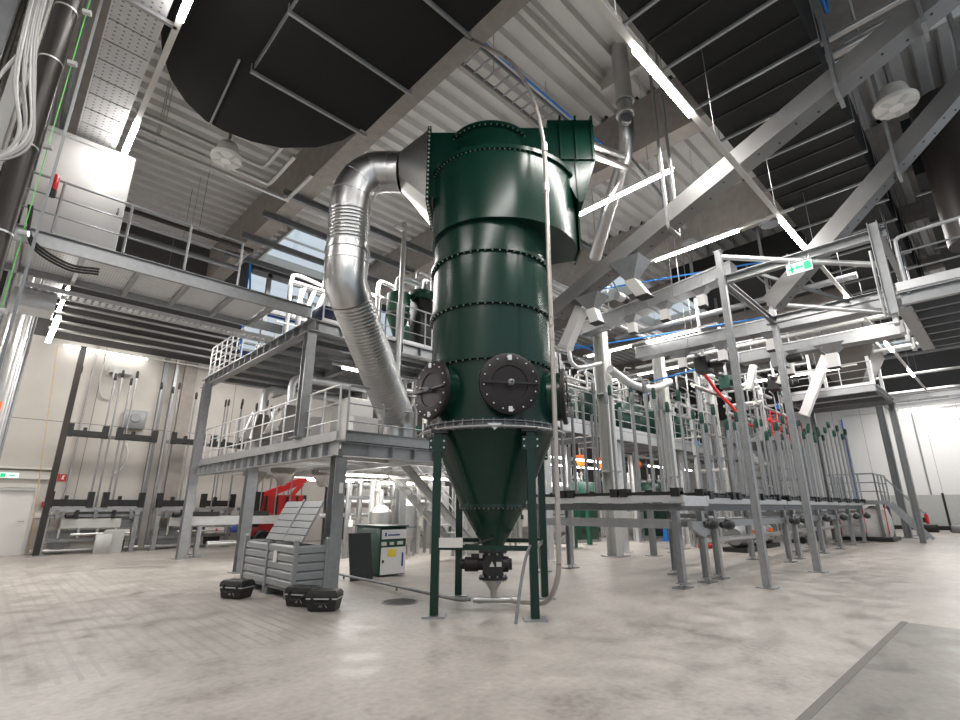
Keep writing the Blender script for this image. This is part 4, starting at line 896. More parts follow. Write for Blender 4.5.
# ================================================================ ROD CONVEYORS ON THE RIGHT
def adj_foot(t, x, y, z1, s=.13):
    lg = MB().ibeam((x, y, .09), (x, y, z1), s, s, .012, up=(0, 1, 0)).build('leg', 'galv', t)
    MB().box(x-.2, x+.2, y-.13, y+.13, 0, .02).build('floor_plate', 'galvd', lg)
    MB().box(x-.12, x+.12, y-.09, y+.09, .075, .09).build('upper_plate', 'galv', lg)
    MB().tube((x-.07, y, .01), (x-.07, y, .1), .018, 6).tube((x+.07, y, .01), (x+.07, y, .1), .018, 6).build('levelling_screws', 'galv', lg)
def drive(t, p, d, s=1.0):
    p = Vector(p); d = Vector(d)
    m_ = MB().lathe([(.03*s, -.34*s), (.09*s, -.3*s), (.05*s, -.1*s), (.12*s, 0), (.14*s, .06*s), (.14*s, .24*s), (.10*s, .28*s)], p, 16, d).build('gear_motor', 'black', t)
    MB().lathe([(.07*s, 0), (.08*s, .04*s), (.05*s, .10*s)], p+Vector((0, 0, .12*s))+d*.12*s, 12).build('terminal_cap', 'grey', m_)
# unit 1: runs away from the camera side, seen side-on right of the filter
t = T('rod_conveyor', 'nearest rod conveyor right of the filter, its first leg standing closest to the camera', 'conveyor', (10.7, 4.8, 0))
xa, xb = 10.13, 11.26
for x in (xa, xb):
    for y in (4.87, 8.35): adj_foot(t, x, y, 1.42)
    MB().box(x-.06, x+.06, 4.65, 8.9, 1.60, 1.73).build('top_beam', 'galvl', t)
    MB().chan((x, 4.72, 1.50), (x, 8.9, 1.50), .13, .15, .015, flip=-1 if x == xa else 1).build('channel_beam', 'galvd', t)
    MB().box(x-.04, x+.04, 5.0, 8.7, 1.08, 1.24).build('lower_beam', 'galv', t)
MB().box(xa, xb, 4.66, 4.74, 1.52, 1.72).build('end_beam', 'galvl', t)
y = 4.7; k = 0
while y < 7.8:
    black_bracket(MB(), y, y+1.35, xa, 1.74, 'y', .09).build('black_carrier', 'black', t)
    if k % 2 == 0: black_bracket(MB(), y, y+1.35, xb, 1.74, 'y', .09).build('black_carrier', 'black', t)
    y += 1.4; k += 1
for k in range(3): MB().bar((xa, 5.2+k*1.5, 1.15), (xb, 5.2+k*1.5, 1.15), .08, .10).build('cross_tie', 'galvd', t)
hts = [3.1, 3.5, 3.3, 3.0, 3.4, 3.7, 3.5, 3.2, 3.9, 3.6, 3.4, 4.0, 3.8, 4.1, 3.7, 4.2]
for k in range(12): rod(t, xa, 4.95+k*.33, 1.76, hts[k]+.45, .034, 'galvd')
for k in range(6): rod(t, xb, 5.05+k*.6, 1.76, 3.9+.14*(k % 4), .034, 'tealg')
drive(t, (10.95, 4.55, 1.16), (1, 0, 0), .75)
MB().prism_ax([(10.15, 1.08), (10.7, .90), (10.9, 1.0), (10.6, 1.22), (10.15, 1.22)], 4.56, 4.64).build('bearing_plate', 'galv', t)
# unit 2: long line running to the right-hand distance
def line_unit(label, x0, x1, y, hts, n, legx, dep=1.0, rr=.036):
    t = T('rod_conveyor', label, 'conveyor', ((x0+x1)/2, y, 0))
    for yy in (y, y+dep):
        for x in legx: adj_foot(t, x, yy, 1.42)
        MB().box(x0, x1, yy-.05, yy+.05, 1.58, 1.70).build('top_beam', 'galvl', t)
        MB().chan((x0, yy, 1.49), (x1, yy, 1.49), .12, .15).build('channel_beam', 'galvd', t)
        MB().box(x0+.1, x1-.1, yy-.04, yy+.04, 1.06, 1.2).build('lower_beam', 'galv', t)
        a = x0
        while a < x1-1: black_bracket(MB(), a, a+1.5, yy, 1.71, 'x', .09).build('black_carrier', 'black', t); a += 1.7
    for x in legx: drive(t, (x+.15, y-.22, 1.12), (1, 0, 0), .8)
    for x in legx: MB().bar((x, y, 1.3), (x, y+dep, 1.3), .08, .1).build('cross_tie', 'galvd', t)
    for k in range(n):
        x = x0+.3+(x1-x0-.6)*k/(n-1); rod(t, x, y if k % 2 == 0 else y+dep, 1.74, hts+.15*((k*7) % 4), rr, 'tealg')
    MB().tube((x0, y+.3, .75), (x1, y+.3, .75), .06, 10).build('shaft', 'stain', t)
    return t
line_unit('rod conveyor passing behind the two tall grey steel posts', 11.75, 17.3, 4.9, 3.45, 14, (12.0, 16.95))
line_unit('second rod conveyor in the right-hand line, beyond the far grey post', 17.8, 24.0, 5.0, 3.9, 16, (18.2, 20.95, 23.4))
line_unit('farthest rod conveyor of the right-hand line, beside the white bags', 24.6, 29.4, 5.1, 4.5, 12, (26.1, 28.2), rr=.045)
# shorter conveyor below the platform on the left
t = T('floor_conveyor', 'low conveyor with a silver beam under the steel platform', 'conveyor', (6.5, 18.5, 0))
for x in (5.2, 8.4):
    for y in (18.2, 19.2): MB().ibeam((x, y, .03), (x, y, .95), .13, .13, .012, up=(0, 1, 0)).build('leg', 'galv', t); MB().box(x-.14, x+.14, y-.14, y+.14, 0, .03).build('foot_plate', 'galvd', t)
MB().box(4.9, 8.9, 18.1, 18.3, .95, 1.22).build('front_beam', 'galvl', t); MB().box(4.9, 8.9, 19.1, 19.3, .95, 1.22).build('rear_beam', 'galv', t)
for a in (4.9, 6.5, 8.0): MB().box(a, a+.8, 18.05, 18.35, 1.22, 1.36).build('black_carrier', 'black', t)
MB().lathe([(.08, 0), (.11, .03), (.11, .3), (.07, .33)], (6.2, 18.4, .8), 14, (1, 0, 0)).build('blue_motor', 'blue', t)
MB().tube((5.6, 18.6, .35), (8.2, 18.6, .35), .09, 12).build('shaft', 'stain', t)
for k in range(7): rod(t, 5.2+k*.55, 19.2, 1.22, 5.0, .022, 'black')
# red lifting machine under the platform
t = T('red_boom_machine', 'red boom machine with a black seat block behind the platform columns', 'machine', (8.3, 20.2, 0))
MB().box(7.7, 9.3, 19.8, 20.7, .45, 1.95).build('body', 'red', t)
MB().bar((7.7, 20.1, 1.85), (9.7, 20.1, 2.7), .22, .26).build('boom', 'red', t)
MB().bar((8.6, 20.0, 1.6), (9.3, 20.0, 2.4), .12, .14).build('boom_strut', 'red', t)
MB().prism_ax([(7.1, .8), (7.6, .8), (7.7, 2.05), (7.25, 2.05)], 19.7, 20.5).build('seat_block', 'black', t)
for x in (7.8, 8.8):
    for y in (19.7, 20.7): MB().lathe([(.3, 0), (.34, .04), (.34, .2), (.3, .24)], (x, y-.12, .34), 20, (0, 1, 0)).build('wheel', 'black', t)
for x in (7.7, 8.1, 8.5, 8.9): MB().box(x+.1, x+.18, 19.75, 19.8, .9, 1.9).build('grille_bar', 'black', t)
# stairs under the lower platform
t = T('steel_stairs', 'steel stairs coming down from the lower platform behind the filter leg', 'stairs', (9.6, 11.8, 0))
for yy in (11.3, 12.2): MB().chan((8.0, yy, 2.62), (11.05, yy, .05), .06, .24).build('stringer', 'greyl', t)
for k in range(11):
    f = (k+.7)/12; MB().box(8.0+3.05*f-.02, 8.0+3.05*f+.24, 11.33, 12.17, 2.62-2.57*f, 2.65-2.57*f).build('tread', 'galvl', t)
for yy in (11.3, 12.2):
    MB().tube((8.1, yy, 3.55), (11.0, yy, 1.1), .022, 8).build('handrail', 'galvl', t); MB().tube((8.1, yy, 3.1), (11.0, yy, .65), .016, 8).build('knee_rail', 'galvl', t)
    for f in (.1, .4, .7, .95): MB().tube((8+3.05*f, yy, 2.62-2.57*f), (8+3.05*f, yy, 3.6-2.52*f), .02, 8).build('post', 'galvl', t)

# ================================================================ GREY POSTS, FRAME, EXIT SIGN, BALCONY
def gpost(label, x, y, z1, r, name='grey_post'):
    t = T(name, label, 'post', (x, y, 0))
    MB().bar((x, y, .02), (x, y, z1), r*2, r*2, up=(0, 1, 0)).bar((x-r-.012, y, .02), (x-r-.012, y, z1), .02, r*1.2, up=(0, 1, 0)).build('shaft', 'galv', t)
    MB().box(x-r-.1, x+r+.1, y-r-.1, y+r+.1, 0, .02).build('foot_plate', 'galv', t)
    MB().box(x-r-.02, x+r+.02, y-r-.02, y+r+.02, z1, z1+.02).build('top_plate', 'galv', t)
    return t
gpost('tall grey steel post standing nearest the camera right of the filter', 11.31, 3.74, 7.2, .066)
gpost('second tall grey steel post, just right of and behind the nearest one', 14.88, 3.74, 6.75, .075)
t = T('overhead_frame', 'horizontal steel frame on the two grey posts carrying the exit sign', 'frame', (11.3, 3.7, 6.5))
zf = 6.52
MB().chan((11.42, 3.9, zf), (11.42, .75, zf), .14, .20, .015).build('front_beam', 'galv', t)
MB().chan((14.75, 3.9, zf-.1), (14.75, .75, zf-.1), .14, .20, .015).build('rear_beam', 'galv', t)
MB().chan((11.42, 3.74, zf), (14.8, 3.74, zf-.1), .10, .16, .015).build('left_beam', 'galv', t)
MB().chan((11.42, .85, zf), (14.8, .85, zf-.1), .10, .16, .015).build('right_beam', 'galv', t)
MB().tube((11.35, 3.8, 7.12), (11.5, .9, 5.9), .06, 12).build('round_brace', 'galvl', t)
MB().tube((14.8, 3.8, 6.95), (14.6, .9, 5.75), .06, 12).build('round_brace', 'galvl', t)
MB().bar((11.5, 3.1, zf), (14.7, 2.0, zf-.1), .05, .08).build('diagonal', 'galvd', t)
es = T('exit_sign', 'green and white exit sign hanging from the overhead steel frame', 'sign', (11.3, 2.15, 6.2))
MB().box(11.26, 11.30, 1.98, 2.44, 6.14, 6.36).build('sign_panel', 'exitw', es)
sg = MB().box(11.245, 11.26, 2.0, 2.12, 6.17, 6.33).box(11.245, 11.26, 2.14, 2.24, 6.23, 6.27).prism_ax([(2.24, 6.18), (2.28, 6.25), (2.24, 6.32)], 11.245, 11.26, 'x').box(11.245, 11.26, 2.32, 2.36, 6.16, 6.29).box(11.245, 11.26, 2.29, 2.41, 6.22, 6.25).lathe([(.02, 0), (.02, .015)], (11.245, 2.35, 6.32), 10, (1, 0, 0))
sg.build('pictogram', 'exitg', es)
for yy in (2.03, 2.38): MB().tube((11.28, yy, 6.36), (11.40, yy, 6.56), .01, 6).build('hanger', 'galv', es)
# balcony at the right edge
t = T('balcony_platform', 'steel balcony with railing reaching in at the right edge', 'platform', (12.5, -.5, 5))
MB().chan((11.36, .78, 5.12), (11.36, -4.0, 5.12), .12, .24, .018).build('edge_beam', 'galv', t)
MB().ibeam((11.5, .78, 5.1), (15.2, .78, 5.1), .22, .20, .016).build('side_beam', 'galv', t)
for k in range(6): MB().ibeam((11.9+k*.62, .7, 5.08), (11.9+k*.62, -4, 5.08), .08, .16, .012).build('joist', 'galvd', t)
MB().box(11.35, 15.2, -4, .8, 5.24, 5.28).build('deck', 'grate', t)
MB().box(11.28, 11.30, -4, .8, 5.26, 5.42).build('toe_board', 'galvl', t)
MB().ibeam((11.36, .92, 4.9), (11.36, .92, 6.75), .16, .16, .014, up=(0, 1, 0)).build('hanging_column', 'galv', t)
MB().tube((11.36, 1.05, 4.85), (11.36, 1.05, 6.2), .025, 8).build('side_tube', 'galvl', t)
MB().path(spline([(11.36, .66, 5.2), (11.36, .66, 6.15), (11.36, .62, 6.28), (11.36, .5, 6.32), (11.36, -.3, 6.34), (11.36, -4, 6.34)], 5), .032, 10).build('handrail', 'galvl', t)
for z in (5.65, 6.0): MB().tube((11.36, .66, z), (11.36, -4, z), .018, 8).build('knee_rail', 'galv', t)
for y in (-.25, -1.2, -2.2): MB().tube((11.36, y, 5.2), (11.36, y, 6.34), .03, 8).build('post', 'galvl', t)
for k in range(4): MB().box(11.52+k*.75, 11.75+k*.75, .9, .98, 4.75+.0*k, 5.0).build('edge_bracket', 'galvl', t)
MB().ibeam((13.4, -.35, 0), (13.4, -.35, 5.0), .22, .22, .016, up=(0, 1, 0)).build('support_column', 'galv', t)
MB().box(13.2, 13.6, -.55, -.15, 0, .02).build('base_plate', 'galv', t)

# ================================================================ SLANTING CHANNELS, HOPPERS, CHUTES
M['chan'] = mat('pale_zinc_channel', (0.21, 0.205, 0.20), 0.45, 0.45, 0.2, 2.0)
def big_channel(label, p0, p1, hang, holes=26):
    t = T('roof_channel', label, 'channel beam', p0)
    P0, P1 = Vector(p0), Vector(p1); D = (P1-P0)
    MB().prof(p0, p1, [(a_*1.2, b_*.74) for a_, b_ in [(-.17, -.24), (.17, -.24), (.17, .24), (.08, .24), (.08, .22), (.155, .22), (.155, -.225), (-.155, -.225), (-.155, .22), (-.08, .22), (-.08, .24), (-.17, .24)]]).build('channel', 'chan', t)
    b = MB(); nrm = D.cross(Vector((1, 0, 0))).normalized(); nrm = nrm if nrm.z < 0 else -nrm
    for k in range(holes):
        q = P0+D*(k+.5)/holes; b.lathe([(.018, 0), (.018, .012)], q+nrm*.178+Vector((.07 if k % 2 else -.07, 0, 0)), 8, nrm)
    b.build('bolt_heads', 'brown', t)
    for f in hang:
        q = P0+D*f; h = MB()
        h.bar((q.x-.24, q.y, q.z-.32), (q.x+.24, q.y, q.z-.32), .06, .06)
        for s in (-.23, .23): h.bar((q.x+s, q.y, q.z-.32), (q.x+s, q.y, 12.5), .05, .05)
        h.build('hanger_frame', 'galv', t)
    return t
big_channel('long pale steel channel slanting up to the top right corner, the left one', (9.0, 6.75, 5.92), (9.0, -1.6, 9.25), (.36, .72, .86))
big_channel('shorter pale steel channel slanting to the right edge, the right one', (12.0, 3.02, 5.85), (12.0, -1.7, 10.0), (.56, .84))
def duct_hop(label, x, y, z, s, cm, chute=None, h=.45, name='chute_hopper'):
    """square funnel below a conveyor with a white spout box"""
    t = T(name, label, 'hopper', (x, y, z))
    MB().loft([[(x-.1*s, y-.1*s, z-h), (x+.1*s, y-.1*s, z-h), (x+.1*s, y+.1*s, z-h), (x-.1*s, y+.1*s, z-h)], [(x-.3*s, y-.38*s, z), (x+.3*s, y-.38*s, z), (x+.3*s, y+.38*s, z), (x-.3*s, y+.38*s, z)]]).build('funnel', 'galv', t)
    c = chute or (0, 0)
    MB().loft([[(x-.14*s+c[0], y-.14*s+c[1], z-h-.42*s), (x+.14*s+c[0], y-.14*s+c[1], z-h-.42*s), (x+.14*s+c[0], y+.14*s+c[1], z-h-.42*s), (x-.14*s+c[0], y+.14*s+c[1], z-h-.42*s)], [(x-.14*s, y-.14*s, z-h), (x+.14*s, y-.14*s, z-h), (x+.14*s, y+.14*s, z-h), (x-.14*s, y+.14*s, z-h)]]).build('spout_box', cm, t)
    MB().box(x-.16*s+c[0], x+.16*s+c[0], y-.16*s+c[1], y+.16*s+c[1], z-h-.44*s, z-h-.42*s).build('rubber_rim', 'black', t)
    return t
duct_hop('large funnel with angled white spout under the left slanting channel', 9.0, 4.75, 6.5, .9, 'cream', (.1, -.2))
duct_hop('small white funnel under the left slanting channel near the filter', 9.0, 5.75, 6.0, .8, 'white', (0, -.1), .3)
t = T('long_chute', 'long white chute slanting down beside the green filter, below the left channel', 'chute', (9.0, 6.3, 5.7))
MB().bar((9.05, 6.05, 5.85), (9.05, 6.55, 5.05), .24, .24, up=(1, 0, 0)).build('chute_body', 'white', t); MB().bar((9.05, 6.55, 5.06), (9.05, 6.58, 5.0), .27, .27, up=(1, 0, 0)).build('rim', 'cream', t)
t = T('motor_valve', 'small motor valve hanging between the two funnels beside the left channel', 'valve', (9.4, 5.2, 6.0))
MB().lathe([(.08, 0), (.1, .04), (.1, .22)], (9.3, 5.3, 6.0), 14, (1, 0, 0)).build('valve_body', 'galvl', t); MB().lathe([(.09, 0), (.09, .15)], (9.55, 5.3, 6.0), 14, (1, 0, 0)).build('motor', 'black', t)
MB().tube((9.45, 5.3, 6.05), (9.2, 5.3, 6.3), .02, 6).build('bracket', 'galv', t)
def box_conv(label, x, y0, z0, y1, z1, n, spouts, lbls, led=True):
    t = T('box_conveyor', label, 'conveyor', (x, y0, z0))
    MB().prof((x, y0, z0), (x, y1, z1), [(-.25, -.18), (.25, -.18), (.25, .18), (-.25, .18)]).build('trough', 'galv', t)
    MB().prof((x, y0, z0+.2), (x, y1, z1+.2), [(-.29, -.02), (.29, -.02), (.29, .02), (-.29, .02)]).build('cover', 'galvl', t)
    for k in range(n+1):
        f = k/n; y = y0+(y1-y0)*f; z = z0+(z1-z0)*f
        MB().box(x-.275, x+.275, y-.02, y+.02, z-.20, z+.23).build('joint_flange', 'galv', t)
        if k % 3 == 1:
            for s in (-.27, .27): MB().tube((x+s, y, z+.2), (x+s, y, 12.5), .012, 6).build('hanger_rod', 'galv', t)
    for (y, s, h), lb in zip(spouts, lbls):
        f = (y-y0)/(y1-y0); z = z0+(z1-z0)*f-.2; duct_hop(lb, x, y, z+.12, s, 'white', None, h)
    return t
box_conv('inclined silver box conveyor high in the middle of the hall, the upper one', 14.0, 9.3, 7.35, 4.3, 7.85, 6, [(7.5, .8, .3), (6.4, .8, .28), (5.25, .8, .28)],
         ['white spout under the upper box conveyor, nearest the filter', 'white spout under the upper box conveyor, middle of three', 'white spout under the upper box conveyor, rightmost of three'])
box_conv('long silver box conveyor in the middle of the hall, the lower one', 16.0, 8.4, 6.72, -.8, 6.55, 5, [(6.9, .8, .35), (5.6, .8, .35), (4.2, .8, .3)],
         ['white spout under the lower box conveyor, leftmost', 'white spout under the lower box conveyor, middle one', 'white spout under the lower box conveyor, right of the nearest post'])
box_conv('farther silver box conveyor with bright joints beyond the exit sign', 19.0, 6.0, 6.65, -1.5, 6.6, 6, [(4.6, 1.1, .3), (3.3, 1.1, .3)],
         ['white spout under the farther box conveyor, left one', 'white spout under the farther box conveyor, right one'])
t = T('vent_pipe', 'silver vent pipe coming through the roof opening and slanting down right of the filter', 'duct', (9.45, 4.75, 10))
MB().tube((9.45, 4.75, 10.95), (9.45, 4.75, 12.7), .20, 24).build('roof_sleeve', 'duct', t)
MB().lathe([(.18, 0), (.23, 0), (.23, .06), (.18, .06)], (9.45, 4.75, 10.95), 24).build('collar', 'galvl', t)
MB().path([(9.45, 4.75, 11.0), (9.5, 4.78, 10.4), (9.62, 4.86, 10.1), (9.85, 5.08, 9.8), (11.1, 6.6, 8.9), (11.6, 7.2, 8.5)], .18, 24).build('lower_pipe', 'duct', t)
MB().lathe([(.18, 0), (.22, 0), (.22, .07), (.18, .07)], (9.47, 4.77, 10.6), 24).build('collar', 'galvl', t)
for dz in (0, .25): MB().tube((7.35, 4.5, 8.15+dz), (9.8, 5.05, 9.45+dz*1.3), .07, 12).build('side_pipe', 'stain', t)
MB().lathe([(.11, 0), (.13, .04), (.13, .16)], (9.3, 4.7, 10.25), 14, (-.7, -.7, 0)).build('damper_motor', 'galvd', t)
t = T('ladder_tray', 'dark cable ladder under the roof behind the filter top', 'cable tray', (8, 6, 11.2))
for y in (6.3, 6.9): MB().bar((5.95, y, 11.3), (11.2, y, 11.3), .04, .1).build('side_rail', 'galvd', t)
for k in range(16): MB().bar((6.1+k*.33, 6.3, 11.28), (6.1+k*.33, 6.9, 11.28), .04, .03).build('rung', 'galv', t)
MB().tube((6.0, 6.2, 11.36), (11.2, 6.2, 11.36), .03, 6).build('blue_cable', 'cable_blue', t)
for k in range(3): MB().tube((6.8+k*2, 6.6, 11.3), (6.8+k*2, 6.6, 12.5), .01, 5).build('hanger', 'galv', t)
one('roof_channel', MB().chan((9.9, 5.0, 9.75), (12.6, 4.9, 8.9), .10, .14), 'galv', 'steel channel crossing in front of the strip light right of the vent pipe', 'roof beam')
one('roof_channel', MB().chan((8.9, 7.4, 8.9), (12.9, 7.4, 8.9), .12, .16), 'galvd', 'dark steel channel under the roof just right of the filter end flange', 'roof beam')
one('roof_beam', MB().box(24, 24.35, 2.8, 12, 9.8, 10.4), 'conc_g', 'pale concrete crossbeam in the middle distance under the roof', 'roof beam')
for i, z in enumerate((8.0, 8.35)):
    one('roof_channel', MB().chan((9.9+i*.6, 9.0, z), (21+i, 9.0, z), .14, .2), 'galvl', ['pale steel channel running to the far wall above the walkway, lower one', 'pale steel channel running to the far wall above the walkway, upper one'][i], 'roof beam')
for i, (x, y0, y1, z) in enumerate(((15.2, 9.8, 3.8, 8.3), (17.2, 10, 2, 8.0), (20.5, 11, 1, 7.6), (22.0, 10, 0, 8.2), (26, 8, -2, 7.8), (31, 6, -3, 8.6), (35, 6, -4, 8.4), (40, 6, -4, 8.3))):
    one('cross_pipe', MB().tube((x, y0, z), (x, y1, z), .07+.03*(i % 2), 10), ['galvl', 'galvd', 'greyl', 'galv'][i % 4],
        'pipe crossing high in the right half of the hall, ' + ['nearest one', 'second nearest', 'third from the front', 'fourth from the front', 'behind the far hopper', 'over the white bags', 'near the far posts', 'closest to the far wall'][i], 'pipe')
# blue runs under the roof
for i, (p, q) in enumerate((((12.5, 10.5, 8.4), (17.5, 3.0, 9.2)), ((15, 10.5, 7.2), (20, 3.5, 8.2)), ((18, 9.0, 6.2), (18, 6.5, 6.4)), ((13.0, 9.6, 6.9), (15.5, 9.6, 6.9)))):
    one('blue_cable', MB().tube(p, q, .03, 8), 'cable_blue', 'bright blue cable run, ' + ['above the upper box conveyor', 'between the two box conveyors', 'below the lower box conveyor', 'beside the pipe bends near the first white column'][i], 'cable')

# ================================================================ MIDDLE WALKWAY, COLUMNS, GREEN MACHINES
wy = 9.5
t = T('walkway_platform', 'long pale walkway platform behind the rod conveyors in the middle', 'platform', (18, 10.5, 3.8))
MB().chan((9.9, wy, 3.95), (30, wy, 3.95), .12, .30, .02, flip=-1).build('edge_beam', 'galvl', t)
MB().box(9.9, 30, wy-.02, 12.5, 4.10, 4.14).build('deck', 'galv', t)
for k in range(14): MB().bar((10.2+k*1.5, wy+.1, 3.95), (10.2+k*1.5, 12.4, 3.95), .1, .18).build('joist', 'galvd', t)
for x in (12.3, 16.5, 21.5, 26.5): 
    for y in (9.9, 12.2): hcol(t, x, y, 0, 3.8, .24, 'column', 'galvl')
rail_parts(t, (10.0, wy, 4.14), (29.8, wy, 4.14), h=1.1, n=17, m='galvl')
for i, (x, y) in enumerate(((14.9, 9.28), (19.2, 9.28), (23.9, 9.28))):
    lb = ['first broad pale column rising past the walkway, nearest the filter', 'second broad pale column rising past the walkway', 'third broad pale column with blue edge, farthest along the walkway'][i]
    t = T('support_column', lb, 'column', (x, y, 0))
    MB().ibeam((x, y, .03), (x, y, 7.6), .40, .36, .03, up=(0, 1, 0)).build('shaft', 'greyl', t)
    MB().box(x-.35, x+.35, y-.32, y+.32, 0, .03).build('base_plate', 'galv', t)
    MB().box(x-.27, x-.02, y-.26, y-.22, 1.9, 7.4).build('cable_channel', 'cream', t)
    MB().tube((x+.3, y-.1, .1), (x+.3, y-.1, 6.8), .07, 10).build('downpipe', 'galvl', t)
    for z in (2.6, 5.2): MB().box(x-.29, x+.29, y-.27, y+.1, z, z+.05).build('clamp', 'galv', t)
def green_unit(label, x0, x1, z0=4.14, y=10.1, h=1.3, m='tealg'):
    t = T('green_machine', label, 'machine', ((x0+x1)/2, y, z0))
    MB().bbox(x0, x1, y, y+.8, z0+.12, z0+h, .02).build('cabinet_body', m, t)
    MB().box(x0-.05, x1+.05, y-.05, y+.85, z0, z0+.12).build('base', 'galv', t)
    n = max(2, int((x1-x0)/.5))
    for k in range(n):
        x = x0+(x1-x0)*(k+.5)/n
        MB().lathe([(.09, 0), (.12, .04), (.12, .16), (.05, .2), (.05, .42)], (x, y+.3, z0+h), 12).build('valve_head', 'tealg' if k % 2 else 'galvl', t)
    MB().tube((x0, y-.1, z0+h*.75), (x1, y-.1, z0+h*.75), .035, 8).build('air_line', 'galvl', t)
    MB().box(x0+.1, x0+.4, y-.02, y, z0+.3, z0+.6).build('door_panel', 'black', t)
    MB().lathe([(.1, 0), (.14, .04), (.14, .3), (.09, .34)], (x1, y+.25, z0+.5), 14, (1, 0, 0)).build('fan_motor', 'tealg', t)
green_unit('dark green machine on the walkway left of the first pale column', 12.9, 14.3)
green_unit('dark green machine on the walkway right of the first pale column', 15.6, 16.8, h=1.5)
green_unit('dark green machine on the walkway left of the second pale column', 17.4, 18.8)
green_unit('dark green machine on the walkway right of the second pale column', 20.0, 21.6)
green_unit('dark green machine on the walkway left of the third pale column', 22.2, 23.4, h=1.4)
green_unit('dark green machine at the far end of the walkway', 25.0, 27.2)
green_unit('green machine standing on the floor under the walkway near the filter leg', 12.6, 13.2, 0, 13.2, 2.4, 'greenl')
green_unit('dark green floor machine under the walkway behind the second column', 19.2, 20.6, 0, 13.6, 2.6)
green_unit('dark green floor machine under the far part of the walkway', 24.5, 26.0, 0, 12.8, 2.7)
# dense pipework above and behind the walkway
rnd = random.Random(11)
def pipe_rack(label, x0, x1, y0, y1, z0, z1, n, nh, nc, radii, mats, post=True):
    """a frame with risers, header pipes and cross pipes fixed to it"""
    t = T('pipe_rack', label, 'pipework', ((x0+x1)/2, (y0+y1)/2, z0))
    for x in (x0, x1):
        for y in (y0, y1): MB().bar((x, y, z0), (x, y, z1), .07, .07, up=(0, 1, 0)).build('frame_post', 'galv', t)
    for z in (z1, (z0+z1)/2):
        for y in (y0, y1): MB().bar((x0, y, z), (x1, y, z), .06, .08).build('frame_beam', 'galvd', t)
        for x in (x0, x1): MB().bar((x, y0, z), (x, y1, z), .06, .08).build('frame_beam', 'galvd', t)
    for k in range(n):
        x = x0+(x1-x0)*(k+.5)/n+rnd.uniform(-.08, .08); y = rnd.choice((y0-.08, y0+.1, (y0+y1)/2, y1)); r = rnd.choice(radii); b = rnd.choice((-1, 1)); zt = z1+rnd.uniform(-1.0, .5)
        pp = [(x, y, z0), (x, y, (z0+zt)/2), (x, y, zt-.3), (x+b*.12, y, zt-.06), (x+b*.6, y, zt)]
        o = MB().path(spline(pp, 4), r, 8)
        for q in range(2): zz = rnd.uniform(z0+.4, zt-.5); o.lathe([(r*1.8, 0), (r*1.8, .05)], (x, y, zz), 10)
        o.build('riser_pipe', rnd.choice(mats), t)
        if k % 2 == 0:
            zz = rnd.uniform(z0+.5, zt-.6)
            MB().cbox((x, y-.1, zz), (.14, .12, .2)).tube((x, y-.1, zz+.1), (x, y-.1, zz+.24), .03, 8).build('valve', rnd.choice(('black', 'tealg', 'galvl', 'cable_blue', 'white', 'cream')), t)
    for k in range(nh):
        z = rnd.uniform(z0+1.0, z1+.2); y = rnd.choice((y0, y1, (y0+y1)/2)); r = rnd.choice(radii)*1.6
        MB().tube((x0-.3, y, z), (x1+.5, y, z), r, 12).build('header_pipe', rnd.choice(('stain', 'galvl')), t)
    for k in range(nc):
        x = rnd.uniform(x0, x1); z = rnd.uniform(z0+1.2, z1); MB().tube((x, y0-.2, z), (x, y1+.3, z), rnd.choice(radii)*1.3, 10).build('cross_pipe', rnd.choice(('stain', 'galvl', 'cream')), t)
    return t
A_ = ('galvl', 'stain', 'galv', 'cream'); RR = (.03, .04, .055)
for a in (('pipework frame on the walkway, just right of the green filter', 10.3, 13.2), ('pipework frame on the walkway behind the first broad pale column', 13.8, 17.2), ('pipework frame on the walkway behind the second broad pale column', 17.8, 21.2),
          ('pipework frame on the walkway behind the third broad pale column', 21.8, 25.0), ('pipework frame at the far end of the walkway', 25.6, 29.2)):
    pipe_rack(a[0], a[1], a[2], 11.1, 12.3, 4.14, 7.2, 11, 4, 3, RR, A_)
RB = (.04, .06, .09)
for a in (('bright pipework frame on the floor, seen between green cabinet and filter leg', 8.3, 11.4, 14.6, 15.8, 0, 2.4 if False else 3.6, 10, 4, 3), ('bright pipework frame on the floor behind the steel stairs', 11.2, 14.2, 12.9, 14.0, 0, 5.4, 9, 4, 3),
          ('tall pipework frame far behind the first pale column', 14.6, 18.2, 15.2, 16.4, 0, 7.4, 10, 5, 3), ('tall pipework frame far behind the second pale column', 18.8, 22.6, 15.6, 16.8, 0, 7.6, 10, 5, 3), ('tall pipework frame far behind the third pale column', 23.4, 27.4, 14.2, 15.4, 0, 7.6, 10, 5, 3),
          ('tall pipework frame at the back between windows and walkway', 11.4, 14.4, 18.6, 19.8, 0, 8.4, 9, 5, 3), ('pipework frame far right between walkway and far wall', 29.8, 33.6, 8.5, 10, 0, 6.0, 9, 4, 3)):
    pipe_rack(*a, RB, A_)
t = T('pipe_bend', 'fat white insulated pipe bend beside the top of the first pale column', 'pipe', (13.4, 9.4, 6.0))
MB().path(spline([(12.6, 9.0, 6.9), (12.6, 9.0, 6.1), (12.75, 9.0, 5.85), (13.1, 8.95, 5.8), (14.2, 8.9, 6.15)], 6), .07, 14).build('bend', 'galvl', t)
MB().path(spline([(14.6, 8.8, 6.0), (16, 8.8, 5.7), (17.5, 8.8, 5.8), (19, 8.8, 6.3)], 6), .14, 16).build('fat_pipe', 'galvl', t)
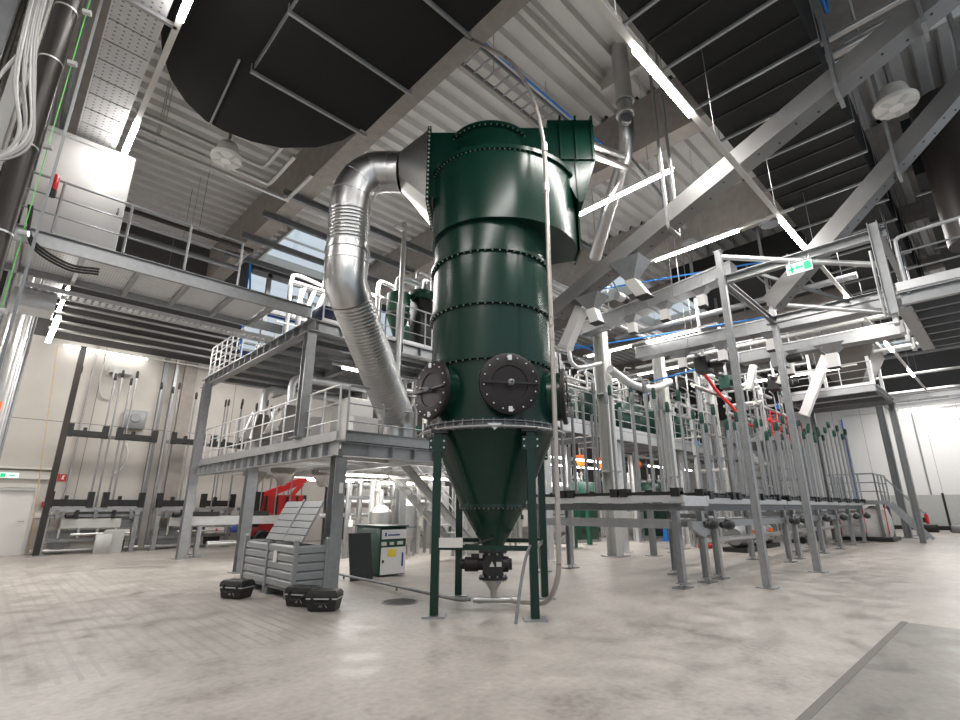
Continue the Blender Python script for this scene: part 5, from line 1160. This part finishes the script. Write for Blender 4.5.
def tank(label, x, y, z, r, h, m='stain'):
    t = T('process_tank', label, 'tank', (x, y, z))
    MB().lathe([(.06, .25), (r, .6), (r, h-.15), (r*.6, h), (.1, h+.06)], (x, y, z), 24).build('vessel', m, t)
    for k in range(4): a = k*pi/2+.6; MB().tube((x+cos(a)*r*.9, y+sin(a)*r*.9, z), (x+cos(a)*r*.9, y+sin(a)*r*.9, z+.8), .03, 8).build('leg', 'galv', t)
    MB().tube((x, y, z+h), (x, y, z+h+.5), .06, 10).build('nozzle', 'galvl', t)
    MB().lathe([(r*1.02, h*.5), (r*1.02, h*.5+.05)], (x, y, z), 24).build('band', 'galvd', t)
for a in (('stainless tank on the floor behind the stairs, seen past the left filter leg', 8.9, 13.6, 0, .34, 1.5), ('second stainless tank on the floor, just right of the first', 10.2, 14.2, 0, .4, 1.7), ('stainless tank under the walkway behind the first pale column', 16.2, 12.6, 0, .5, 2.4),
          ('stainless tank under the walkway between second and third pale columns', 22.5, 13.0, 0, .55, 2.6), ('pale tank far back left of the walkway', 13.5, 17.0, 0, .6, 3.2, 'cream'), ('pale tall tank far back in the middle', 19.5, 17.5, 0, .8, 4.6, 'cream'),
          ('stainless tank high above the walkway near the first column', 13.4, 12.2, 4.9, .35, 1.3), ('stainless tank high above the walkway near the second column', 17.6, 12.6, 4.9, .4, 1.4)): tank(*a)
for i, (x, y, z) in enumerate(((11.6, 12.8, 0), (14.2, 14.4, 0), (17.5, 13.8, 0), (21.2, 14.8, 0), (9.6, 16.4, 0), (12.6, 15.8, 0), (28, 12, 0), (23.8, 15.5, 0))):
    cabinet(['grey control cabinet under the walkway nearest the filter', 'cream control cabinet behind the green floor machine', 'grey control cabinet near the second pale column foot', 'cream control cabinet far under the walkway', 'white control cabinet behind the compressor cabinet', 'grey cabinet beyond the steel stairs', 'grey cabinet at the far end under the walkway', 'cream cabinet far back beyond the tanks'][i], x, x+.9, y, y+.5, z, z+1.9+.2*(i % 3), ['greyl', 'cream', 'grey', 'cream', 'white', 'greyl', 'greyl', 'cream'][i])
for i, x in enumerate((18.9, 20.5, 23.7)):
    t = T('orange_hopper', 'bright orange funnel hanging under the walkway, ' + ['left one', 'middle one', 'right one'][i], 'hopper', (x, 13.2, 3.2))
    MB().lathe([(.1, 0), (.26, .35), (.26, .5)], (x, 13.2, 3.2), 16).build('funnel', 'orange', t); MB().path([(x, 13.2, 3.6), (x, 13.2, 4.0), (x, 12.4, 4.02)], .03, 8).build('hanger', 'galv', t); MB().lathe([(.05, -.2), (.05, 0)], (x, 13.2, 3.2), 10).build('spout', 'black', t)
for i, (x, y) in enumerate(((16.74, 12.17), (18.48, 12.68), (25.7, 10.2), (28.9, 10.5), (17.59, 8.6), (15.9, 8.5), (23.4, 7.9))):
    green = i < 2
    t = T('floor_post', ['green machine leg behind the first pale column, left one', 'green machine leg behind the first pale column, right one', 'grey floor post far right under the walkway, left one', 'grey floor post far right under the walkway, right one', 'grey floor post right of the first pale column, second', 'grey floor post close right of the first pale column', 'grey floor post seen just left of the nearest tall grey post'][i], 'post', (x, y, 0))
    MB().bar((x, y, .02), (x, y, 1.9), .16, .16, up=(0, 1, 0)).build('shaft', 'greenl' if green else 'galvd', t); MB().box(x-.2, x+.2, y-.2, y+.2, 0, .02).build('foot_plate', 'galv', t); MB().box(x-.5, x+.5, y-.1, y+.1, 1.9, 2.0).build('head', 'tealg' if green else 'galv', t)
one('red_tube', MB().tube((19.6, 8.6, .1), (20.3, 8.5, .1), .1, 12), 'red', 'short red tube lying on the floor behind the rod conveyor', 'tube')
one('blue_post', MB().box(23.1, 23.3, 11.6, 11.8, 0, .95).box(23.0, 23.4, 11.5, 11.9, 0, .03), 'cable_blue', 'small bright blue post on the floor far behind the rod conveyor', 'post')

# ================================================================ RIGHT MIDDLE DISTANCE
for i, pts in enumerate(([(21.0, 8.2, 6.9), (21.4, 8.2, 6.7), (22.2, 8.2, 6.3), (23.0, 7.9, 5.6), (23.4, 7.8, 4.9)], [(23.2, 8.0, 5.2), (24.4, 7.9, 5.1), (25.6, 7.7, 4.9), (26.8, 7.4, 4.5)], [(25.0, 7.2, 5.3), (26.0, 7.0, 4.9), (26.8, 6.9, 4.6)])):
    one('red_hose', MB().path(spline(pts, 6), .07, 8), 'redt', 'thick red hose curving above the conveyors at right, ' + ['leftmost and highest', 'middle one', 'rightmost one'][i], 'hose')
t = T('red_railed_platform', 'platform with orange-red railing behind the second tall grey post', 'platform', (25.5, 7.5, 0))
MB().box(24.0, 28.6, 6.8, 9.0, 4.25, 4.42).build('deck', 'galv', t)
for x in (24.2, 28.4):
    for y in (7.0, 8.8): MB().bar((x, y, 0), (x, y, 4.25), .2, .2, up=(0, 1, 0)).build('column', 'galvd', t)
for z in (4.8, 5.15, 5.5):
    MB().tube((24.0, 6.8, z), (28.6, 6.8, z), .03, 8).build('red_rail', 'redt', t); MB().tube((28.6, 6.8, z), (28.6, 9.0, z), .03, 8).build('red_rail', 'redt', t)
for k in range(7): MB().tube((24+k*.766, 6.8, 4.42), (24+k*.766, 6.8, 5.5), .03, 8).build('red_post', 'redt', t)
M['hopd'] = mat('brown_steel_hopper', (0.07, 0.06, 0.054), 0.45, 0.4, 0.2, 3)
pipe_rack('pipework frame standing on the red-railed platform', 24.4, 28.2, 7.4, 8.6, 4.42, 7.4, 10, 4, 3, RR, A_)
pipe_rack('slender pipework frame on the floor behind the two tall grey posts', 20.3, 23.3, 8.3, 9.1, 0, 6.9, 12, 5, 2, RR, A_)
for i, (x, y, z) in enumerate(((17.0, 6.6, 5.9), (20.6, 7.2, 6.0), (23.2, 6.2, 6.2), (18.2, 4.6, 5.9), (25.0, 6.4, 6.6))):
    t = T('hanging_drive', ['black drive unit hung left of the nearest tall grey post', 'green drive unit hung between the two tall grey posts', 'black drive unit hung right of the second tall grey post', 'grey drive unit hung just behind the second tall grey post', 'black drive unit hung left of the big dark hopper'][i], 'drive unit', (x, y, z))
    MB().box(x-.3, x+.3, y-.2, y+.2, z, z+.5).build('gear_box', ['black', 'tealg', 'manhole', 'grey', 'black'][i], t); MB().lathe([(.1, 0), (.14, .04), (.14, .4), (.1, .45)], (x, y-.2, z+.25), 14, (0, -1, 0)).build('motor', 'black', t)
    MB().bar((x, y, z+.5), (x, y, 12.75), .09, .09, up=(0, 1, 0)).build('hanger_post', 'galv', t); MB().box(x-.6, x+.6, y-.05, y+.05, z+.5, z+.58).build('crossbar', 'galv', t)
t = T('big_hopper', 'big dark trapezoid hopper hung over the far platform at right', 'hopper', (27.7, 4.2, 7))
MB().loft([[(26.0, 3.7, 6.5), (27.8, 3.7, 6.5), (27.8, 4.5, 6.5), (26.0, 4.5, 6.5)], [(25.6, 3.0, 7.9), (28.2, 3.0, 7.9), (28.2, 5.3, 7.9), (25.6, 5.3, 7.9)], [(25.6, 3.0, 8.15), (28.2, 3.0, 8.15), (28.2, 5.3, 8.15), (25.6, 5.3, 8.15)]]).build('funnel', 'hopd', t)
MB().box(25.5, 28.3, 2.9, 5.4, 8.1, 8.3).build('rim', 'galv', t)
for x, y in ((25.75, 3.3), (28.3, 3.3), (25.75, 5.4), (28.3, 5.4)): MB().bar((x, y, 6.4), (x, y, 8.2), .12, .12, up=(0, 1, 0)).build('frame_post', 'galvl', t)
t = T('hopper_platform', 'square steel platform on tall columns under the big dark hopper', 'platform', (27.7, 4.5, 0))
for y in (3.2, 6.6): MB().chan((25.6, y, 6.2), (29.8, y, 6.2), .14, .26).build('edge_beam', 'galv', t)
for x in (25.6, 29.8): MB().chan((x, 3.2, 6.2), (x, 6.6, 6.2), .14, .26).build('edge_beam', 'galv', t)
MB().box(25.7, 29.7, 3.3, 6.5, 6.32, 6.36).build('deck', 'grate', t)
for x in (26.6, 28.2): MB().ibeam((x, 3.3, 6.15), (x, 6.5, 6.15), .12, .2, .015).build('joist', 'galvd', t)
for x, y in ((25.7, 6.5), (29.7, 6.5), (29.7, 3.3)): MB().ibeam((x, y, 0), (x, y, 6.1), .2, .2, .02, up=(0, 1, 0)).build('column', 'galvd', t)
rail_parts(t, (25.6, 3.2, 6.36), (25.6, 6.6, 6.36), 1.0, 3, m='galvl')
for i, (p, q, s) in enumerate((((25.0, 4.55, 7.7), (25.0, 5.75, 5.35), .34), ((21.0, 4.9, 6.9), (21.0, 5.4, 6.0), .26), ((21.5, 6.4, 7.0), (21.5, 6.7, 6.1), .24), ((29.0, 3.6, 7.9), (29.0, 4.3, 6.5), .3))):
    t = T('long_chute', ['long white chute slanting down left of the big dark hopper', 'short white chute right of the second tall grey post', 'short white chute left of the second tall grey post', 'white chute on the right flank of the big dark hopper'][i], 'chute', q)
    MB().bar(p, q, s, s, up=(1, 0, 0)).build('chute_body', 'white', t); MB().tube(p, (p[0], p[1], 12.75), .02, 6).build('hanger_rod', 'galv', t); d_ = (Vector(q)-Vector(p)).normalized()*.05; MB().bar(q, Vector(q)+d_, s*1.12, s*1.12, up=(1, 0, 0)).build('rim', 'cream', t)
for i, (x, y, z) in enumerate(((34.18, 4.32, 6.9), (37.0, 4.12, 6.9))):
    t = T('far_column', ['tall grey column standing before the far white wall, left one', 'tall grey column standing before the far white wall, right one'][i], 'column', (x, y, 0))
    MB().ibeam((x, y, .04), (x, y, z), .32, .32, .04, up=(0, 1, 0)).build('shaft', 'grey', t); MB().box(x-.5, x+.5, y-.4, y+.4, 0, .04).build('base_plate', 'galv', t)
t = T('far_beam_frame', 'steel beams joining the tops of the two far grey columns to the right', 'frame', (36, 2, 6.9))
for x in (34.18, 37.0): MB().chan((x, 4.8, 7.05), (x, -4, 7.05), .2, .3, .03).build('beam', 'galvl', t)
MB().chan((29.9, 4.3, 7.05), (38, 4.2, 7.05), .2, .3, .03).build('beam', 'galv', t)
MB().bar((35, 1.5, 7.0), (37, -1.5, 7.0), .12, .14).build('diagonal', 'galvl', t)
extinguisher('red fire extinguisher at the foot of the right far column', 37.1, 3.75)
# bag station
t = T('bag_station', 'bag filling station with railed steps beside the far columns', 'machine', (30.6, 5.4, 0))
MB().box(29.8, 32.6, 4.55, 6.4, 1.62, 1.8).build('deck', 'galv', t)
for x in (29.9, 32.5):
    for y in (4.65, 6.3): MB().bar((x, y, 0), (x, y, 1.62), .12, .12, up=(0, 1, 0)).build('leg', 'galvd', t)
for p, q in (((29.8, 6.4, 1.8), (29.8, 4.55, 1.8)), ((29.8, 6.4, 1.8), (32.6, 6.4, 1.8)), ((29.8, 4.55, 1.8), (32.6, 4.55, 1.8))): rail_parts(t, p, q, 1.2, 3, toe=False, r=.035)
for y in (4.3, 4.5): MB().bar((31.2, y, 1.7), (31.2+.2, y-1.2, .1), .08, .16).build('stair_stringer', 'galv', t)
for y in (4.3,): MB().tube((31.2, 4.4, 2.9), (31.4, 3.2, 1.2), .035, 8).build('stair_rail', 'galv', t)
MB().box(29.6, 31.8, 4.3, 6.2, .02, .16).build('pallet_base', 'black', t)
for i, (x, y) in enumerate(((30.1, 5.75), (30.4, 4.85))):
    t = T('bulk_bag', ['white bulk bag under the filling station, left one', 'white bulk bag with red straps under the filling station, right one'][i], 'bag', (x, y, .17))
    MB().loft([[(x-.40+.04*s1, y-.42, z), (x+.4, y-.42, z), (x+.4, y+.42, z), (x-.4+.04*s1, y+.42, z)] for z, s1 in ((.18, 0),)]+[[(x-.47, y-.48, z), (x+.47, y-.48, z), (x+.47, y+.48, z), (x-.47, y+.48, z)] for z in (.45, 1.0)]+[[(x-.38, y-.4, 1.38), (x+.38, y-.4, 1.38), (x+.38, y+.4, 1.38), (x-.38, y+.4, 1.38)], [(x-.15, y-.15, 1.55), (x+.15, y-.15, 1.55), (x+.15, y+.15, 1.55), (x-.15, y+.15, 1.55)]]).build('bag_body', 'bag', t)
    for s1 in (-.42, .42): MB().bar((x-.45, y+s1, 1.6), (x-.49, y+s1, .3), .05, .03, up=(0, 1, 0)).build('strap', 'redt', t)
for i, (x, y, rr, hh, m_) in enumerate(((26.5, 7.2, .45, .9, 'stain'), (28.6, 7.6, .5, .8, 'galvd'), (22.5, 7.4, .4, 1.0, 'stain'), (19.8, 7.2, .35, .9, 'galvd'))):
    t = T('pump_unit', ['round pump unit on the floor left of the bag station', 'dark round pump unit right beside the bag station', 'steel pump unit between the far rod conveyors', 'dark pump unit behind the second tall grey post'][i], 'pump', (x, y, 0))
    MB().lathe([(rr*.8, 0), (rr, .1), (rr, 1.0), (rr*.7, 1.2)], (x-.6, y, .5), 20, (1, 0, 0)).build('drum', m_, t); MB().box(x-.7, x+.8, y-.4, y+.4, 0, .15).build('skid', 'black', t); MB().lathe([(.2, 0), (.2, .5)], (x+.6, y, .5), 14, (1, 0, 0)).build('motor', 'black', t); MB().box(x-.1, x+.1, y-.45, y-.3, .6, .7).build('tag', 'orange', t)
# fence along the far wall
t = T('panel_fence', 'low pale panel fence with black posts before the far white wall', 'fence', (44, 1, 0))
for k in range(8):
    y = 6.5-k*1.55
    MB().box(43.95, 44.05, y-.06, y+.06, 0, 2.35).build('post', 'black', t)
    MB().box(43.98, 44.0, y-1.49, y-.06, .35, 2.25).build('panel', 'greyl', t)
MB().box(43.9, 44.1, -6, 6.6, .1, .35).build('base_rail', 'black', t)
for i in range(3): one('stored_part', MB().bbox(42.6, 43.3, 3.9-i*1.6, 4.9-i*1.6, 0, .45, .04), ['manhole', 'galvd', 'black'][i], ['dark crate on the floor before the fence, nearest the extinguisher', 'grey crate on the floor before the fence, middle one', 'black crate on the floor before the fence at the right edge'][i], 'crate')
t = T('exit_sign', 'small exit sign on the far white wall at the right', 'sign', (46.9, 1.7, 7.4))
MB().box(46.93, 46.99, 1.4, 2.2, 7.3, 7.7).build('sign_panel', 'exitw', t); MB().box(46.92, 46.93, 1.5, 1.75, 7.35, 7.65).build('pictogram', 'exitg', t)
one('wall_line', MB().tube((46.95, 4.2, 0), (46.95, 4.2, 8.8), .05, 6), 'grey', 'thin conduit running up the far white wall', 'conduit')
one('blue_cable', MB().tube((46.9, 8.4, 0), (46.9, 8.4, 8.0), .05, 6), 'cable_blue', 'thin blue line hanging before the far wall', 'cable')

for i, (x, z) in enumerate(((9.9, 10.0), (10.25, 9.9), (10.6, 10.3))):
    one('roof_pipe', MB().tube((x, -3.5, z), (x, 1.4 if i < 2 else .6, z), .07+.02*i, 14).tube((x, 0.35, z), (x, .35, 12.6), .015, 6).tube((x, -1.6, z), (x, -1.6, 12.6), .015, 6), 'stain', 'shiny pipe under the roof at the top right corner, ' + ['left one', 'middle one', 'right thicker one'][i], 'pipe')
one('blue_cable', MB().path(spline([(9.0, .7, 12.65), (9.3, .7, 11.2), (9.8, .7, 10.6), (10.4, .7, 11.2), (10.9, .7, 12.65)], 6), .03, 6), 'cable_blue', 'blue cable dangling at the edge of the flat black duct, top right', 'cable')
for i, (x, y, z, m_) in enumerate(((7.3, 15.8, 3.0, 'white'), (8.4, 16.4, 3.0, 'cream'), (6.6, 17.4, 3.0, 'white'))):
    cabinet(['white cabinet at the back of the lower platform, behind the hoppers', 'cream tall cabinet at the back of the lower platform, right of the white one', 'white cabinet in the far corner of the lower platform'][i], x, x+.8, y, y+.5, 2.8, 4.4, m_)
